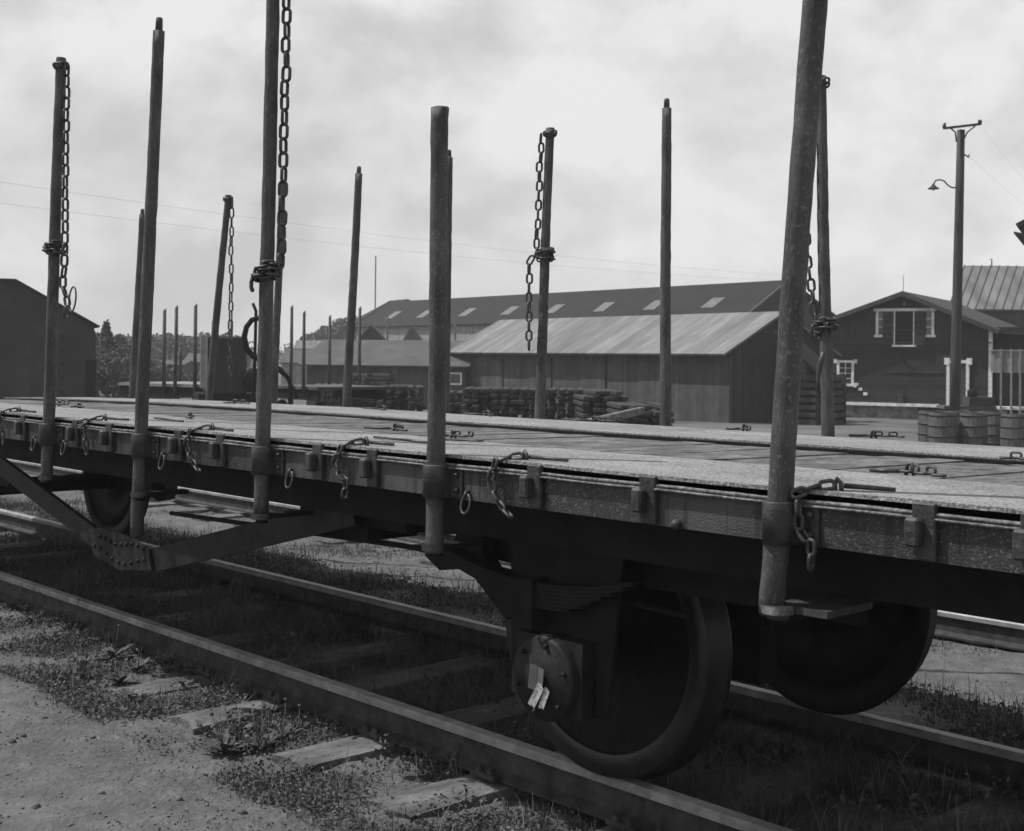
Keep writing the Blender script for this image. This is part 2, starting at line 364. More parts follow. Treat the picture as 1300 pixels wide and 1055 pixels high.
# ------------------------------------------------------------------ track
RAILROOT = {}
def rail(d, label, t0=-8, t1=60):
    prof_side = [(-.065, -.16), (.065, -.16), (.065, -.148), (.012, -.13), (.009, -.045), (.030, -.037), (.030, -.008),
                 (-.030, -.008), (-.030, -.037), (-.009, -.045), (-.012, -.13), (-.065, -.148)]
    n = len(prof_side); m = MB()
    vs = [(-t1, d+a, z) for a, z in prof_side] + [(-t0, d+a, z) for a, z in prof_side]
    m.add(vs, [[i, (i+1) % n, n+(i+1) % n, n+i] for i in range(n)] + [list(range(n))[::-1], list(range(n, 2*n))])
    root = empty('rail', TM @ Matrix.Translation((-(t0+t1)/2, d, -.16)), label, 'rail', 'steel rails of the two tracks')
    m.build('rail_body', M_['railside'], root, TM)
    h = MB(); h.prism([(d-.0345, -.034), (d-.035, -.008), (d-.027, .0), (d+.027, .0), (d+.035, -.008), (d+.0345, -.034)], -t1, -t0,
                      Matrix(((0, 0, 1, 0), (1, 0, 0, 0), (0, 1, 0, 0), (0, 0, 0, 1))))
    h.build('running_surface', M_['railhead'], root, TM)
    RAILROOT[d] = root
rail(3.73, 'nearest rail, running under the near wheel of the stake wagon in the foreground')
rail(5.23, 'rail under the far wheels of the stake wagon, lit where it leaves the shadow')
rail(7.8, 'first rail of the second track behind the stake wagon')
rail(9.3, 'rail of the second track farthest from the camera')
FAST = {}
def fasten(root, d, ts, zs):
    for t in ts:
        if 'p' not in FAST:
            mf = MB(); mf.box((-.075, -.11, 0), (.075, -.067, .022), bev=.004); mf.box((-.075, .067, 0), (.075, .11, .022), bev=.004)
            mf.lathe([(.018, .022), (.018, .038), (.0, .042)], (-.035, -.088, 0), 'Z', 8); mf.lathe([(.018, .022), (.018, .038), (.0, .042)], (.035, -.088, 0), 'Z', 8)
            o = mf.build('rail_fastening', M_['railside'], root, TM @ Matrix.Translation((-t, d, zs))); FAST['p'] = o
            FAST['W'] = WM[o.name].copy(); FAST['t'] = (t, d, zs)
        else:
            c = FAST['p'].copy(); col.objects.link(c); c.parent = root
            t0, d0, z0_ = FAST['t']; W = TM @ Matrix.Translation((-(t-t0), d-d0, zs-z0_)) @ TM.inverted() @ FAST['W']
            c.matrix_local = WM[root.name].inverted() @ W; WM[c.name] = W
RAILS = {}
def sleeper_mb(L_=2.6, w_=.25, h_=.14, worn=True):
    m = MB(); nx, ny = 4, 18
    for_v = []; fs = []
    xs = np.linspace(-w_/2, w_/2, nx); ys = np.linspace(-L_/2, L_/2, ny)
    for z in (0, 1):
        for j, y in enumerate(ys):
            for i, x in enumerate(xs):
                e = .012 if i in (0, nx-1) else 0
                jx = random.uniform(-.006, .006) if worn else 0
                zz = (h_ - e*z - random.uniform(0, .008)) if z else 0
                yy = y + (random.uniform(-.02, .02) if j in (0, ny-1) else 0)
                for_v.append((x+jx, yy, zz))
    K = nx*ny
    for j in range(ny-1):
        for i in range(nx-1):
            a = j*nx+i; fs.append([a, a+nx, a+nx+1, a+1]); fs.append([K+a, K+a+1, K+a+nx+1, K+a+nx])
    for j in range(ny-1):
        a = j*nx; fs.append([a, K+a, K+a+nx, a+nx]); a = j*nx+nx-1; fs.append([a, a+nx, K+a+nx, K+a])
    for i in range(nx-1):
        a = i; fs.append([a, a+1, K+a+1, K+a]); a = (ny-1)*nx+i; fs.append([a, K+a, K+a+1, a+1])
    m.add(for_v, fs); return m
protoS = [sleeper_mb().build('railway_sleeper', M_['sleeper'], None, TM @ Matrix.Translation((-60-i, 4.45, 0))) for i in range(3)]
sl_t = [1.7, 2.5, 3.3, 4.08, 4.88, 5.7, 6.4, 7.25, 8.05, 8.85, 9.65, 10.45, 11.25, 12.05, 12.85, 13.65, 14.5, 15.3, 16.1]
for d_ in (3.73, 5.23): fasten(RAILROOT[d_], d_, sl_t[:12], -.152)
place_names = {4: 'weathered sleeper at the bottom edge, crossed by dry stalks', 5: 'pale weathered sleeper end poking out beside the leafy weeds',
               6: 'small grey sleeper end half buried among weeds', 7: 'worn grey sleeper end level with the dirt, left of the weeds',
               8: 'sleeper end at the left edge by the near rail'}
used = 0
for i, t in enumerate(sl_t):
    src = protoS[i % 3]
    W = TM @ Matrix.Translation((-t, 4.43 + random.uniform(-.05, .05), {5: -.283, 4: -.292, 6: -.298}.get(i, -.306 if i > 6 else -.300) + random.uniform(-.006, .003))) @ Matrix.Rotation(random.uniform(-.03, .03), 4, 'Z')
    lab = place_names.get(i, ORD[i]+' sleeper from the right of the near track, ' + ('in the shade under the wagon' if 2 < t < 13 else 'beyond the wagon end'))
    if i < 3: o = src; o.matrix_world = W; setp(o, lab, 'sleeper', 'sleepers of the near track'); WM[o.name] = W
    else:
        o = copy_tree(src, W, lab); setp(o, lab, 'sleeper', 'sleepers of the near track')
for i in range(22):
    t = -1.5 + i*.8
    o = copy_tree(protoS[i % 3], TM @ Matrix.Translation((-t, 8.55, -.325)) @ Matrix.Rotation(random.uniform(-.03, .03), 4, 'Z'))
    setp(o, ORD[i]+' sleeper from the right of the second track, sunk in gravel behind the wagon', 'sleeper', 'sleepers of the second track')

# ------------------------------------------------------------------ the stake wagon
WC = 7.07; T0, T1 = 1.1, 12.9
def drop(t): return -.0025*max(0, t-8)**2
def dz(d, t=0): return 1.248 - .0148*(d-3.1) + drop(t)
wagon = empty('stake_wagon', TM @ Matrix.Translation((-WC, 4.48, 0)), 'long flat railway wagon with weathered deck and stake sockets along its sill', 'railway wagon')
def bw_(m, name, mt, parent=wagon, **kw): return m.build(name, M_[mt], parent, TM, **kw)
def deckslab(y0, y1, ztop, th, x0=-T1, x1=-T0, n=60, wav=0.0):
    m = MB(); xs = np.linspace(x0, x1, n); vs = []
    for x in xs:
        a = dz(y0, -x)+ztop + wav*math.sin(x*3.1); b = dz(y1, -x)+ztop + wav*math.sin(x*2.3+1)
        vs += [(x, y0 + wav*1.5*math.sin(x*5), a-th), (x, y0 + wav*1.5*math.sin(x*5), a), (x, y1 + wav*2*math.sin(x*4+2), b), (x, y1 + wav*2*math.sin(x*4+2), b-th)]
    fs = []
    for i in range(n-1):
        for k in range(4): fs.append([4*i+k, 4*i+4+k, 4*i+4+(k+1) % 4, 4*i+(k+1) % 4])
    fs += [[0, 1, 2, 3], [4*n-1, 4*n-2, 4*n-3, 4*n-4]]
    m.add(vs, fs); return m
bw_(deckslab(3.118, 3.83, 0, .012, wav=.0018), 'deck_edge_boards', 'deckedge')
bw_(deckslab(5.08, 5.93, 0.004, .03, wav=.002), 'deck_edge_boards', 'deckedge')
m = MB(); x = -T1
while x < -T0:
    wd = random.uniform(.17, .21); z = dz(3.83, -x) - .016 - random.uniform(0, .006); zz = z - .0148*1.27 + random.uniform(-.004, .002)
    x1 = min(x+wd, -T0)
    m.add([(x, 3.835, z), (x1-.006, 3.835, z), (x1-.006, 5.056, zz), (x, 5.056, zz), (x, 3.835, z-.04), (x1-.006, 3.835, z-.04), (x1-.006, 5.056, zz-.04), (x, 5.056, zz-.04)],
          [(0, 1, 2, 3), (7, 6, 5, 4), (0, 4, 5, 1), (1, 5, 6, 2), (2, 6, 7, 3), (3, 7, 4, 0)])
    x = x1
bw_(m, 'deck_planks', 'deckmid')
def sill(yf, sgn):
    m = MB(); n = 40; xs = np.linspace(-T1, -T0, n); vs = []
    for x in xs:
        dr = drop(-x)
        for yy, zz in ((yf, 1.208), (yf, 1.088), (yf+sgn*.012, 1.088), (yf+sgn*.012, 1.208)): vs.append((x, yy, zz+dr - (.04 if sgn < 0 else 0)))
    fs = [[4*i+k, 4*i+4+k, 4*i+4+(k+1) % 4, 4*i+(k+1) % 4] for i in range(n-1) for k in range(4)] + [[3, 2, 1, 0], [4*n-4, 4*n-3, 4*n-2, 4*n-1]]
    m.add(vs, fs); return m
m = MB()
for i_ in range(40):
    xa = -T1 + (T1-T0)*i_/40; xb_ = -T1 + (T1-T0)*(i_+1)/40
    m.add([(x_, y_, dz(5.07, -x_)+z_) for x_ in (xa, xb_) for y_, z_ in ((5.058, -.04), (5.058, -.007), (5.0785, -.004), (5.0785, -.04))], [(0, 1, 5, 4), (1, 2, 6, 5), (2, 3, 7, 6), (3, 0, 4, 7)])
bw_(m, 'seam_shade_strip', 'black')  # black strip added along the far deck seam as the gap's painted shade
bw_(sill(3.125, 1), 'side_sill', 'sill'); bw_(sill(5.92, -1), 'side_sill', 'sill')
m = MB(); n = 120
pts = [(x, 3.112 + .0010*math.sin(x*13), 1.2135 + drop(-x) + .0010*math.sin(x*9)) for x in np.linspace(-T1, -T0, n)]
m.tube(pts, .0062, 8, jit=.15)
m.tube([(x, 3.107, z-.0115) for x, y, z in pts], .0045, 6, jit=.15); m.box((-T1, 3.111, 1.2), (-T0, 3.125, 1.2125)); bw_(m, 'rim_bead', 'rim')
m = MB(); m.tube([(x, 5.93, 1.172 + drop(-x)) for x in np.linspace(-T1, -T0, 40)], .011, 6); bw_(m, 'rim_bead', 'rim')
# frame under the deck
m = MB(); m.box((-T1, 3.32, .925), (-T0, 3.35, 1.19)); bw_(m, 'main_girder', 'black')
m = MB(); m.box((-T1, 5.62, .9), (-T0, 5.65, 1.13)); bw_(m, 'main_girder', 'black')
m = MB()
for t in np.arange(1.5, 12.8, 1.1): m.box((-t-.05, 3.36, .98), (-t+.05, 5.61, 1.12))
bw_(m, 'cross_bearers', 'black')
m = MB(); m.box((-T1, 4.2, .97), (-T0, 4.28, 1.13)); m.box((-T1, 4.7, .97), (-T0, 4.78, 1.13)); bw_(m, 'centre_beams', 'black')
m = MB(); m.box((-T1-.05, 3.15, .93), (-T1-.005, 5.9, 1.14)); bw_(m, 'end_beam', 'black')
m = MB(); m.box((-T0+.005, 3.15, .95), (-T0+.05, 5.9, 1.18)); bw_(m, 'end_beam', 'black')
# trussing
for yy in (3.34, 5.63):
    m = MB()
    m.bar((-4.6, yy, .94), (-6.52, yy, .482), .03, .125); bw_(m, 'truss_bar', 'wheel')
    m = MB(); m.bar((-8.9, yy, .955), (-6.98, yy, .52), .03, .115); bw_(m, 'truss_bar', 'wheel')
    m = MB(); m.prism([(-7.14, .60), (-7.0, .625), (-6.62, .61), (-6.42, .57), (-6.38, .46), (-6.75, .415), (-7.07, .46)], -(yy-.022), -(yy-.036),
                      Matrix(((1, 0, 0, 0), (0, 0, -1, 0), (0, 1, 0, 0), (0, 0, 0, 1))))
    for k in range(9):
        m.lathe([(.0, -.012), (.009, -.010), (.014, 0)], (-7.06+.075*k, yy-.036, .485+.03*math.cos(k*.7)), 'Y', 8)
        m.lathe([(.0, -.012), (.009, -.010), (.014, 0)], (-6.99+.065*k, yy-.036, .565+.012*math.cos(k)), 'Y', 8)
    bw_(m, 'gusset_plate', 'wheel')
    m = MB(); m.box((-6.66, yy-.015, .6), (-6.62, yy+.02, .93)); bw_(m, 'queen_post', 'black')
m = MB(); m.tube([(-2.9, 3.52, .72), (-4.4, 3.5, .79), (-6.5, 3.48, .74)], .012, 8); bw_(m, 'brake_rod', 'black')
m = MB(); m.box((-12.4, 3.48, .70), (-8.75, 3.53, .80)); bw_(m, 'bogie_tie_beam', 'black')
# wheels
wp = [(.0, -.05), (.09, -.05), (.10, -.03), (.14, -.02), (.30, .0), (.41, .02), (.441, .03)]
def wheelset(t):
    m = MB(); m.tube([(-t, 3.45, .5), (-t, 5.5, .5)], .07, 16); bw_(m, 'axle', 'black')
    if t < 5:
        m = MB(); xb = -tp(962, 4.6); m.box((xb-.14, 4.5, .24), (xb+.10, 4.62, .95)); m.box((xb-.1, 3.9, .5), (xb+.0, 5.1, .58)); bw_(m, 'brake_block', 'black')
    for d, s in ((3.73, 1), (5.23, -1)):
        c = (-t, d, .537)
        m = MB(); m.lathe([(r_, s*h_ - .0) for r_, h_ in wp] + [(.441, s*.06), (.3, s*.03), (.14, s*.03), (.10, s*.09), (0, s*.09)], c, 'Y', 48)
        wh = bw_(m, 'wheel', 'wheel')
        m = MB(); m.lathe([(.44, -s*.045), (.455, -s*.055), (.527, -s*.055), (.537, -s*.047), (.538, s*.03), (.558, s*.042), (.561, s*.06), (.55, s*.068), (.44, s*.068), (.44, -s*.045)], c, 'Y', 72)
        m.build('tyre', M_['tread' if s > 0 else 'wheel'], wh, TM)
    for d, s in ((3.29, 1), (5.67, -1)):
        m = MB(); m.lathe([(.0, -s*.022), (.1, -s*.022), (.105, -s*.016), (.145, -s*.016), (.155, -s*.006), (.155, s*.10), (.12, s*.12)], (-t+.10, d, .455), 'Y', 40)
        m.box((-t-.07, d+ (.02 if s > 0 else -.12), .33), (-t+.27, d+(.12 if s > 0 else -.02), .60))
        ab = bw_(m, 'axle_box', 'wheel')
        for k in range(6):
            an = k*math.pi/3+.3; m = MB(); m.lathe([(0, -s*.014), (.009, -s*.012), (.011, 0)], (-t+.10+.125*math.cos(an), d-s*.016, .455+.125*math.sin(an)), 'Y', 6); m.build('cover_bolt', M_['wheel'], ab, TM)
        m = MB()
        for k in range(7):
            ln = .50 - .05*k; pts = []
            for q in np.linspace(-1, 1, 13): pts.append((-t + ln*q, d+.06, .70 + .10*(ln*q/.62)**2 + .0135*(6-k)))
            m2 = pts
            for a, b in zip(m2[:-1], m2[1:]): m.bar(a, b, .075, .012)
        sp = bw_(m, 'leaf_spring', 'black')
        m = MB(); m.box((-t-.03, d-.0, .62), (-t+.03, d+.11, .80)); m.build('spring_buckle', M_['black'], sp, TM)
        Mx = Matrix(((1, 0, 0, 0), (0, 0, -1, 0), (0, 1, 0, 0), (0, 0, 0, 1)))
        m = MB(); yy = 3.385 if s > 0 else 5.60
        m.prism([(-t-.18, .93), (-t-.165, .34), (-t-.08, .33), (-t-.075, .60), (-t+.27, .60), (-t+.275, .33), (-t+.33, .34), (-t+.36, .60), (-t+.40, .93)], -yy-.008, -yy+.008, Mx)
        if s > 0: bw_(m, 'axle_guard', 'black')
wheelset(3.47); wheelset(10.75)
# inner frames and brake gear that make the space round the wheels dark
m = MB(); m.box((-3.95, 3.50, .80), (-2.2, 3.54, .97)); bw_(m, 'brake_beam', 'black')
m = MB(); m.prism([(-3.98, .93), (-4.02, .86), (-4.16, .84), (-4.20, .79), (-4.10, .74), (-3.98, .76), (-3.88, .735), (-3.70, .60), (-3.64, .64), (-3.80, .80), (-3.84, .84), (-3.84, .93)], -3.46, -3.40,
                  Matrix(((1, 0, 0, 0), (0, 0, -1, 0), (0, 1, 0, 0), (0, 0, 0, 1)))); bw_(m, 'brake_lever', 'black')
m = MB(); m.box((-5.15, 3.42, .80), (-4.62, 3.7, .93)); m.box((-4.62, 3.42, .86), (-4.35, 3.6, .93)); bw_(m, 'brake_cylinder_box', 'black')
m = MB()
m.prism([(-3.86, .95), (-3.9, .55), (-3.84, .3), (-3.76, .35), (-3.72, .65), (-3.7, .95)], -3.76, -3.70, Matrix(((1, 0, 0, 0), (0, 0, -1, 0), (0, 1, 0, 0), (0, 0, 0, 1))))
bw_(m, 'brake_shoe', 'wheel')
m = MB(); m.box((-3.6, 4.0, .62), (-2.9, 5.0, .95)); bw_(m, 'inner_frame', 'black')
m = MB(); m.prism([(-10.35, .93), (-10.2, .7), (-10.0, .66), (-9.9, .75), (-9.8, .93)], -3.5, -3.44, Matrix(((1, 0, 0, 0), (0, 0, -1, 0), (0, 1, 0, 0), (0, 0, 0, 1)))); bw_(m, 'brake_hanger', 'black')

# stake sockets, stakes
RS = .034
def socket(t, plate_side=1, dn=3.08, s=1):
    x = -t; m = MB(); zt = 1.212 + drop(t) - (.04 if s < 0 else 0); zb = zt-.122
    m.lathe([(.036, zb), (.047, zb), (.0475, zt-.004), (.045, zt), (.036, zt), (.036, zb)], (x, dn, 0), 'Z', 24)
    m.box((x-.0475, dn + (0.0 if s > 0 else -.042), zb+.002), (x+.0475, dn+(.042 if s > 0 else 0), zt-.003))
    so_ = bw_(m, 'stake_socket', 'iron')
    m = MB(); a, b = (dn+.034, dn+.0425) if s > 0 else (dn-.0425, dn-.034)
    m.box((x-.085, a, zb+.004), (x+.11, b, zt-.012), bev=.003)
    for dx in (.085, -.068):
        for z in (zb+.03, zt-.035): m.lathe([(0, -s*.014), (.008, -s*.012), (.012, 0)], (x+dx, a if s > 0 else b, z), 'Y', 8)
    m.build('flange', M_['iron'], so_, TM)
    # lower guide
    m = MB(); zl = .905 + (0 if s > 0 else -.03)
    m.lathe([(.048, zl-.012), (.05, zl+.012)], (x, dn, 0), 'Z', 16)
    if s > 0: m.box((x-.03, dn+.02, zl-.010), (x+(.15 if t < 3 else .035), dn+.25, zl+.010))
    else: m.box((x-.1, dn-.25, zl-.010), (x+.03, dn-.02, zl+.010))
    m.tube([(x, dn, zl-.03), (x, dn, zl-.01)], .03, 6)
    bw_(m, 'lower_guide', 'iron' if t < 3 else 'black')
def stake(base, top, label, r0=RS, r1=.030, tip=None, zlow=.9, group=None, rot=0):
    """base / top in track coordinates (x, y, z); goes down to zlow along the same line"""
    base = Vector(base); top = Vector(top); a = (top-base).normalized()
    low = base - a*((base.z-zlow)/a.z); m = MB(); n = 40; pts = []; rr = []
    w1, w2 = random.uniform(0, 6), random.uniform(0, 6)
    for q in np.linspace(0, 1, n):
        p = low.lerp(top, q) + Vector((math.sin(q*5+w1), math.cos(q*4+w2), 0))*.0028*math.sin(math.pi*q); pts.append(p + Vector((random.uniform(-1, 1), random.uniform(-1, 1), 0))*.0009)
        rr.append((r0 + (r1-r0)*q)*(1+random.uniform(-.03, .03)))
    if tip:
        k = n-1; e = top - a*tip; pts[-1] = e; rr[-1] = r1
        pts += [e + a*.003, e + a*(tip*.75), top - a*.004, top]; rr += [r1*.66, r1*.62, r1*.55, r1*.3]
    else:
        pts += [top + a*.003, top + a*.005]; rr += [r1*.9, r1*.6]
    m.tube(pts, rr, 20, jit=.03)
    return m.build('wagon_stake', M_['stake'], None, TM, label=label, cat='stake', group='upright stakes along the wagon deck'), low, top, a

def link_mb(m, c, ax, side, ln, wd, r, n=7, ns=14):
    """one oval chain link: long axis ax, short axis side"""
    pts = []; hl = ln/2 - wd/2; rr = wd/2 - r
    for k in range(ns):
        a = 2*math.pi*k/ns; x = math.cos(a)*rr; y = math.sin(a)*rr
        x += hl if math.cos(a) > 1e-6 else -hl
        pts.append(c + ax*x + side*y)
    m.tube(pts, r, n, closed=True)
def chain(path, name, label, ln=.078, wd=.05, r=.0076, M=TM, group=None, twist=.25, cat='chain', seg=(7, 14)):
    path = [Vector(p) for p in path]; pitch = ln - 2*r*1.15
    L_ = [0]
    for a, b in zip(path[:-1], path[1:]): L_.append(L_[-1] + (b-a).length)
    n = max(1, int(L_[-1]/pitch)); m = MB()
    def at(s):
        s = min(max(s, 0), L_[-1])
        for i in range(len(path)-1):
            if s <= L_[i+1]: return path[i].lerp(path[i+1], (s-L_[i])/max(1e-9, L_[i+1]-L_[i]))
        return path[-1]
    ref = Vector((1, 0, 0)); ref.rotate(Matrix.Rotation(random.uniform(.3, 1.2), 3, 'Z'))
    for i in range(n+1):
        s = (i+.5)*pitch if i < n else L_[-1]
        if i == n: break
        c = at(s); ax = (at(s+pitch*.5) - at(s-pitch*.5)); ax.normalize()
        sd_ = ax.cross(ref)
        if sd_.length < .1: sd_ = ax.cross(Vector((0, 1, 0)))
        sd_.normalize(); sd_ = Matrix.Rotation((math.pi/2 if i % 2 else 0) + random.uniform(-twist, twist), 3, ax) @ sd_
        link_mb(m, c + Vector((random.uniform(-1, 1), random.uniform(-1, 1), 0))*.003, ax, sd_, ln, wd, r, *seg)
    return m.build(name, M_['chain'], None, M, label=label, cat=cat, group=group)
def along(low, top, f): return low.lerp(top, f)
def toptrack(px, py, d):
    """point on the vertical plane at lateral distance d seen at px, py"""
    u, v = px-650, 453-py; r = (u - .01*v)/1655.0; c = .6788 + .7343*r; Y = d/c
    return Vector((-d*(.7343 - .6788*r)/c, d, CAMZ + (v + .01*u)/1655*Y))

near = [  # px at deck, top px, top py, label, tip, zlow
    (60.5, 570, 78, 74, 'near side stake at far left with a chain hanging from its top', None, .88),
    (179, 560, 202.5, 22, 'tall near side stake with narrowed tip, second from the left', .09, .69),
    (333, 580, 349, -90, 'near side stake with chain wound round its middle, cut by the picture top', .09, .90),
    (553, 600, 558.5, 137, 'short thick flat-topped near side stake in the middle', None, .885),
    (989, 640, 1047, -160, 'nearest and thickest stake, leaning right and cut by the top of the picture', .09, .885)]
NS = []
for px, py, tx, ty, lab, tip, zl in near:
    b = toptrack(px, py, 3.08); t_ = toptrack(tx, ty, 3.08)
    rr = {553: (.0345, .033), 989: (.0365, .034)}.get(px, (RS, .028))
    NS.append(stake(b, t_, lab, rr[0], rr[1], tip, zl)); socket(-b.x)
far = [(168, 508, 181, 265, 'thin far side stake mostly hidden behind the second stake from the left', .07),
       (265, 511, 290, 248, 'far side stake leaning right with a chain hanging down its right side', None),
       (347, 515, 358.5, 233, 'far side stake just right of the chain-wrapped near stake', None),
       (440, 519, 456, 211, 'plain far side stake with narrowed tip, left of the middle', .08),
       (564.5, 525, 570, 190, 'far side stake almost wholly hidden behind the short middle stake', .06),
       (684.5, 532, 698.5, 163, 'far side stake with chain knotted round it in front of the pale-roofed shed', None),
       (845, 543, 846.5, 125, 'plain upright far side stake with a peg tip, right of the middle', .07),
       (1051, 553, 1042, 97, 'far side stake right behind the nearest stake, chain tied round it', None)]
FS = []
for px, py, tx, ty, lab, tip in far:
    b = toptrack(px, py, 5.97); t_ = toptrack(tx, ty, 5.97)
    FS.append(stake(b, t_, lab, .036, .028, tip, .87)); socket(-b.x, dn=5.97, s=-1)
# hidden near stakes to the right outside, none

# chain rings on stake tops and hanging chains
def ringlump(c, label, M=TM, s=1.0):
    m = MB(); c = Vector(c)
    for k in range(6):
        a = k*math.pi/3; link_mb(m, c + Vector((math.cos(a)*.036*s, math.sin(a)*.036*s, random.uniform(-.012, .012))), Vector((-math.sin(a), math.cos(a), 0)),
                                 Vector((.2*math.cos(a), .2*math.sin(a), 1)).normalized(), .062*s, .036*s, .0065*s)
    return m
def hang(st, f0, f1, side, label, ln=.08, loops=None, tail=None, top_ring=True, sway=.0, gap=.012, plumb=False):
    """chain from the stake top (fraction f0) down to f1, at 'side' (+1 right, -1 left) ; loops = fraction of a knot round the stake"""
    _, low, top, a = st
    off = Vector((side*.62, -.62 if side > 0 else -.5, 0)).normalized()*(RS+gap+.012)
    if side < 0: off = Vector((-.78, -.62, 0)).normalized()*(RS+gap+.012)
    else: off = Vector((.8, .45, 0)).normalized()*(RS+gap+.014)
    path = []
    for q in np.linspace(f0, f1, 16):
        p = (low.lerp(top, q) if not plumb else Vector((low.lerp(top, f0).x, low.lerp(top, f0).y, low.lerp(top, q).z))) + off*(1+sway*math.sin((f0-q)/(f0-f1+1e-6)*math.pi)) + Vector((random.uniform(-1, 1)*.004, 0, 0)); path.append(p)
    if tail: path += [path[-1] + Vector(p) for p in tail]
    m = MB()
    o = chain(path, 'stake_chain', label, ln=ln, group='chains hanging on the wagon stakes')
    parts = []
    if top_ring:
        mm = ringlump(low.lerp(top, .985), ''); mm.build('top_ring', M_['chain'], o, TM)
    if loops is not None:
        mm = MB()
        for dzz, tilt in loops:
            pr = []
            c = low.lerp(top, dzz)
            for k in range(28):
                an = 2*math.pi*k/28; pr.append(c + Vector((math.cos(an)*(RS+.016), math.sin(an)*(RS+.016), tilt*math.cos(an))))
            # links round the stake
            for k in range(8):
                an = 2*math.pi*k/8 + dzz*50; tg = Vector((-math.sin(an), math.cos(an), -tilt*15*math.sin(an)*.05)).normalized(); nn = Vector((math.cos(an), math.sin(an), 0))
                sd_ = (nn if k % 2 else Vector((0, 0, 1)))
                link_mb(mm, c + Vector((math.cos(an)*(RS+.014), math.sin(an)*(RS+.014), tilt*math.cos(an))), tg, sd_, .066, .04, .0062)
        mm.build('knot', M_['chain'], o, TM)
    return o
def fz(st, py, px):   # fraction along the stake for an image row
    _, low, top, a = st; best = None
    for q in np.linspace(0, 1, 400):
        p = TM @ low.lerp(top, q); yy = 453 - (p.z-CAMZ)/p.y*1655 + .01*(px-650)
        if best is None or abs(yy-py) < best[0]: best = (abs(yy-py), q)
    return best[1]
s = NS[0]; hang(s, .985, fz(s, 345, 85), 1, 'chain hanging down the leftmost near stake, knotted half way, ring at its end',
               plumb=True, gap=-.012, loops=[(fz(s, 312, 70), .01), (fz(s, 318, 70), -.012)], tail=[(-.025, 0, -.05), (-.01, 0, -.10), (.03, 0, -.15), (.045, 0, -.20), (.03, 0, -.27)])
m = MB(); c = toptrack(92, 380, 3.03); pts = [c + Vector((math.cos(a)*.032 + math.sin(a)*.03, 0, -math.cos(a)*.03 + math.sin(a)*.06)) for a in np.linspace(0, 2*math.pi, 20, endpoint=False)]
m.tube(pts, .005, 6, closed=True); m.build('chain_ring', M_['chain'], None, TM, label='thin oval ring hanging at the end of the leftmost chain', cat='ring')
s = NS[2]
hang(s, .985, fz(s, 345, 350), 1, 'heavy chain hanging from above the picture beside the stake with the wrapped chain', loops=None, top_ring=False, gap=.02)
c0 = s[1].lerp(s[2], fz(s, 347, 335)); mm = MB()
for k, (tl, zo) in enumerate(((.02, .0), (.028, .012), (.008, -.012))):
    for j in range(9):
        an = 2*math.pi*j/9 + k; tg = Vector((-math.sin(an), math.cos(an), -tl*math.sin(an)*8)).normalized()
        link_mb(mm, c0 + Vector((math.cos(an)*(RS+.013), math.sin(an)*(RS+.013), tl*math.cos(an)+zo)), tg, Vector((0, 0, 1)) if j % 2 else Vector((math.cos(an), math.sin(an), 0)), .068, .042, .0065)
mm.build('chain_wrap', M_['chain'], None, TM, label='bunch of chain wound round the third near stake from the left', cat='chain')
m = MB(); b = toptrack(321, 352, 3.03)
m.tube([b, b+Vector((-.012, 0, -.02)), b+Vector((-.012, 0, -.045)), b+Vector((.0, 0, -.06))], .009, 8)
m.build('chain_hook', M_['chain'], None, TM, label='short iron hook under the wound chain on the third near stake', cat='hook')
s = FS[1]; hang(s, .985, fz(s, 485, 285), 1, 'chain hanging in a straight line beside the far stake that leans right', ln=.1, gap=-.01, plumb=True)
s = FS[5]; hang(s, .985, fz(s, 322, 684), -1, 'knotted chain dangling down the left side of the far stake before the pale-roofed shed',
                loops=[(fz(s, 320, 690), .012), (fz(s, 327, 690), -.015), (fz(s, 323, 690), .03)], tail=[(-.035, -.03, -.05), (-.035, -.03, -.3), (-.028, -.03, -.64)])
s = FS[7]; hang(s, .985, fz(s, 395, 1036), -1, 'chain beside the nearest stake, tied round the far stake behind it', loops=[(fz(s, 408, 1048), .01), (fz(s, 414, 1048), -.012), (fz(s, 418, 1048), .02)],
                tail=[(.01, 0, -.05), (.0, 0, -.17)], sway=.7)
m = MB(); b = toptrack(1046, 447, 5.9); e = toptrack(1038, 498, 5.9)
m.tube([b, b.lerp(e, .3)+Vector((-.012, 0, 0)), b.lerp(e, .7)+Vector((-.01, 0, 0)), e], [.012, .017, .011, .006], 8)
m.build('chain_hook', M_['chain'], None, TM, label='long iron spike hanging from the chain on the far stake at right', cat='hook')

# brackets (blocks) on the near sill
def bracket(t):
    x = -t; m = MB(); zt = 1.243 + drop(t)
    m.box((x-.008, 3.108-.006, 1.092), (x+.060, 3.1243, zt), bev=.004)
    b_ = bw_(m, 'bracket_plate', 'iron')
    m = MB(); m.box((x-.012, 3.066, 1.128), (x+.030, 3.1015, 1.205), bev=.007); m.build('stanchion_block', M_['iron'], b_, TM)
for px in (26, 92, 135, 222, 275, 398, 467, 671, 814, 1162): bracket(tp(px, 3.1))
for px in (1300, 1450): bracket(tp(px, 3.1))
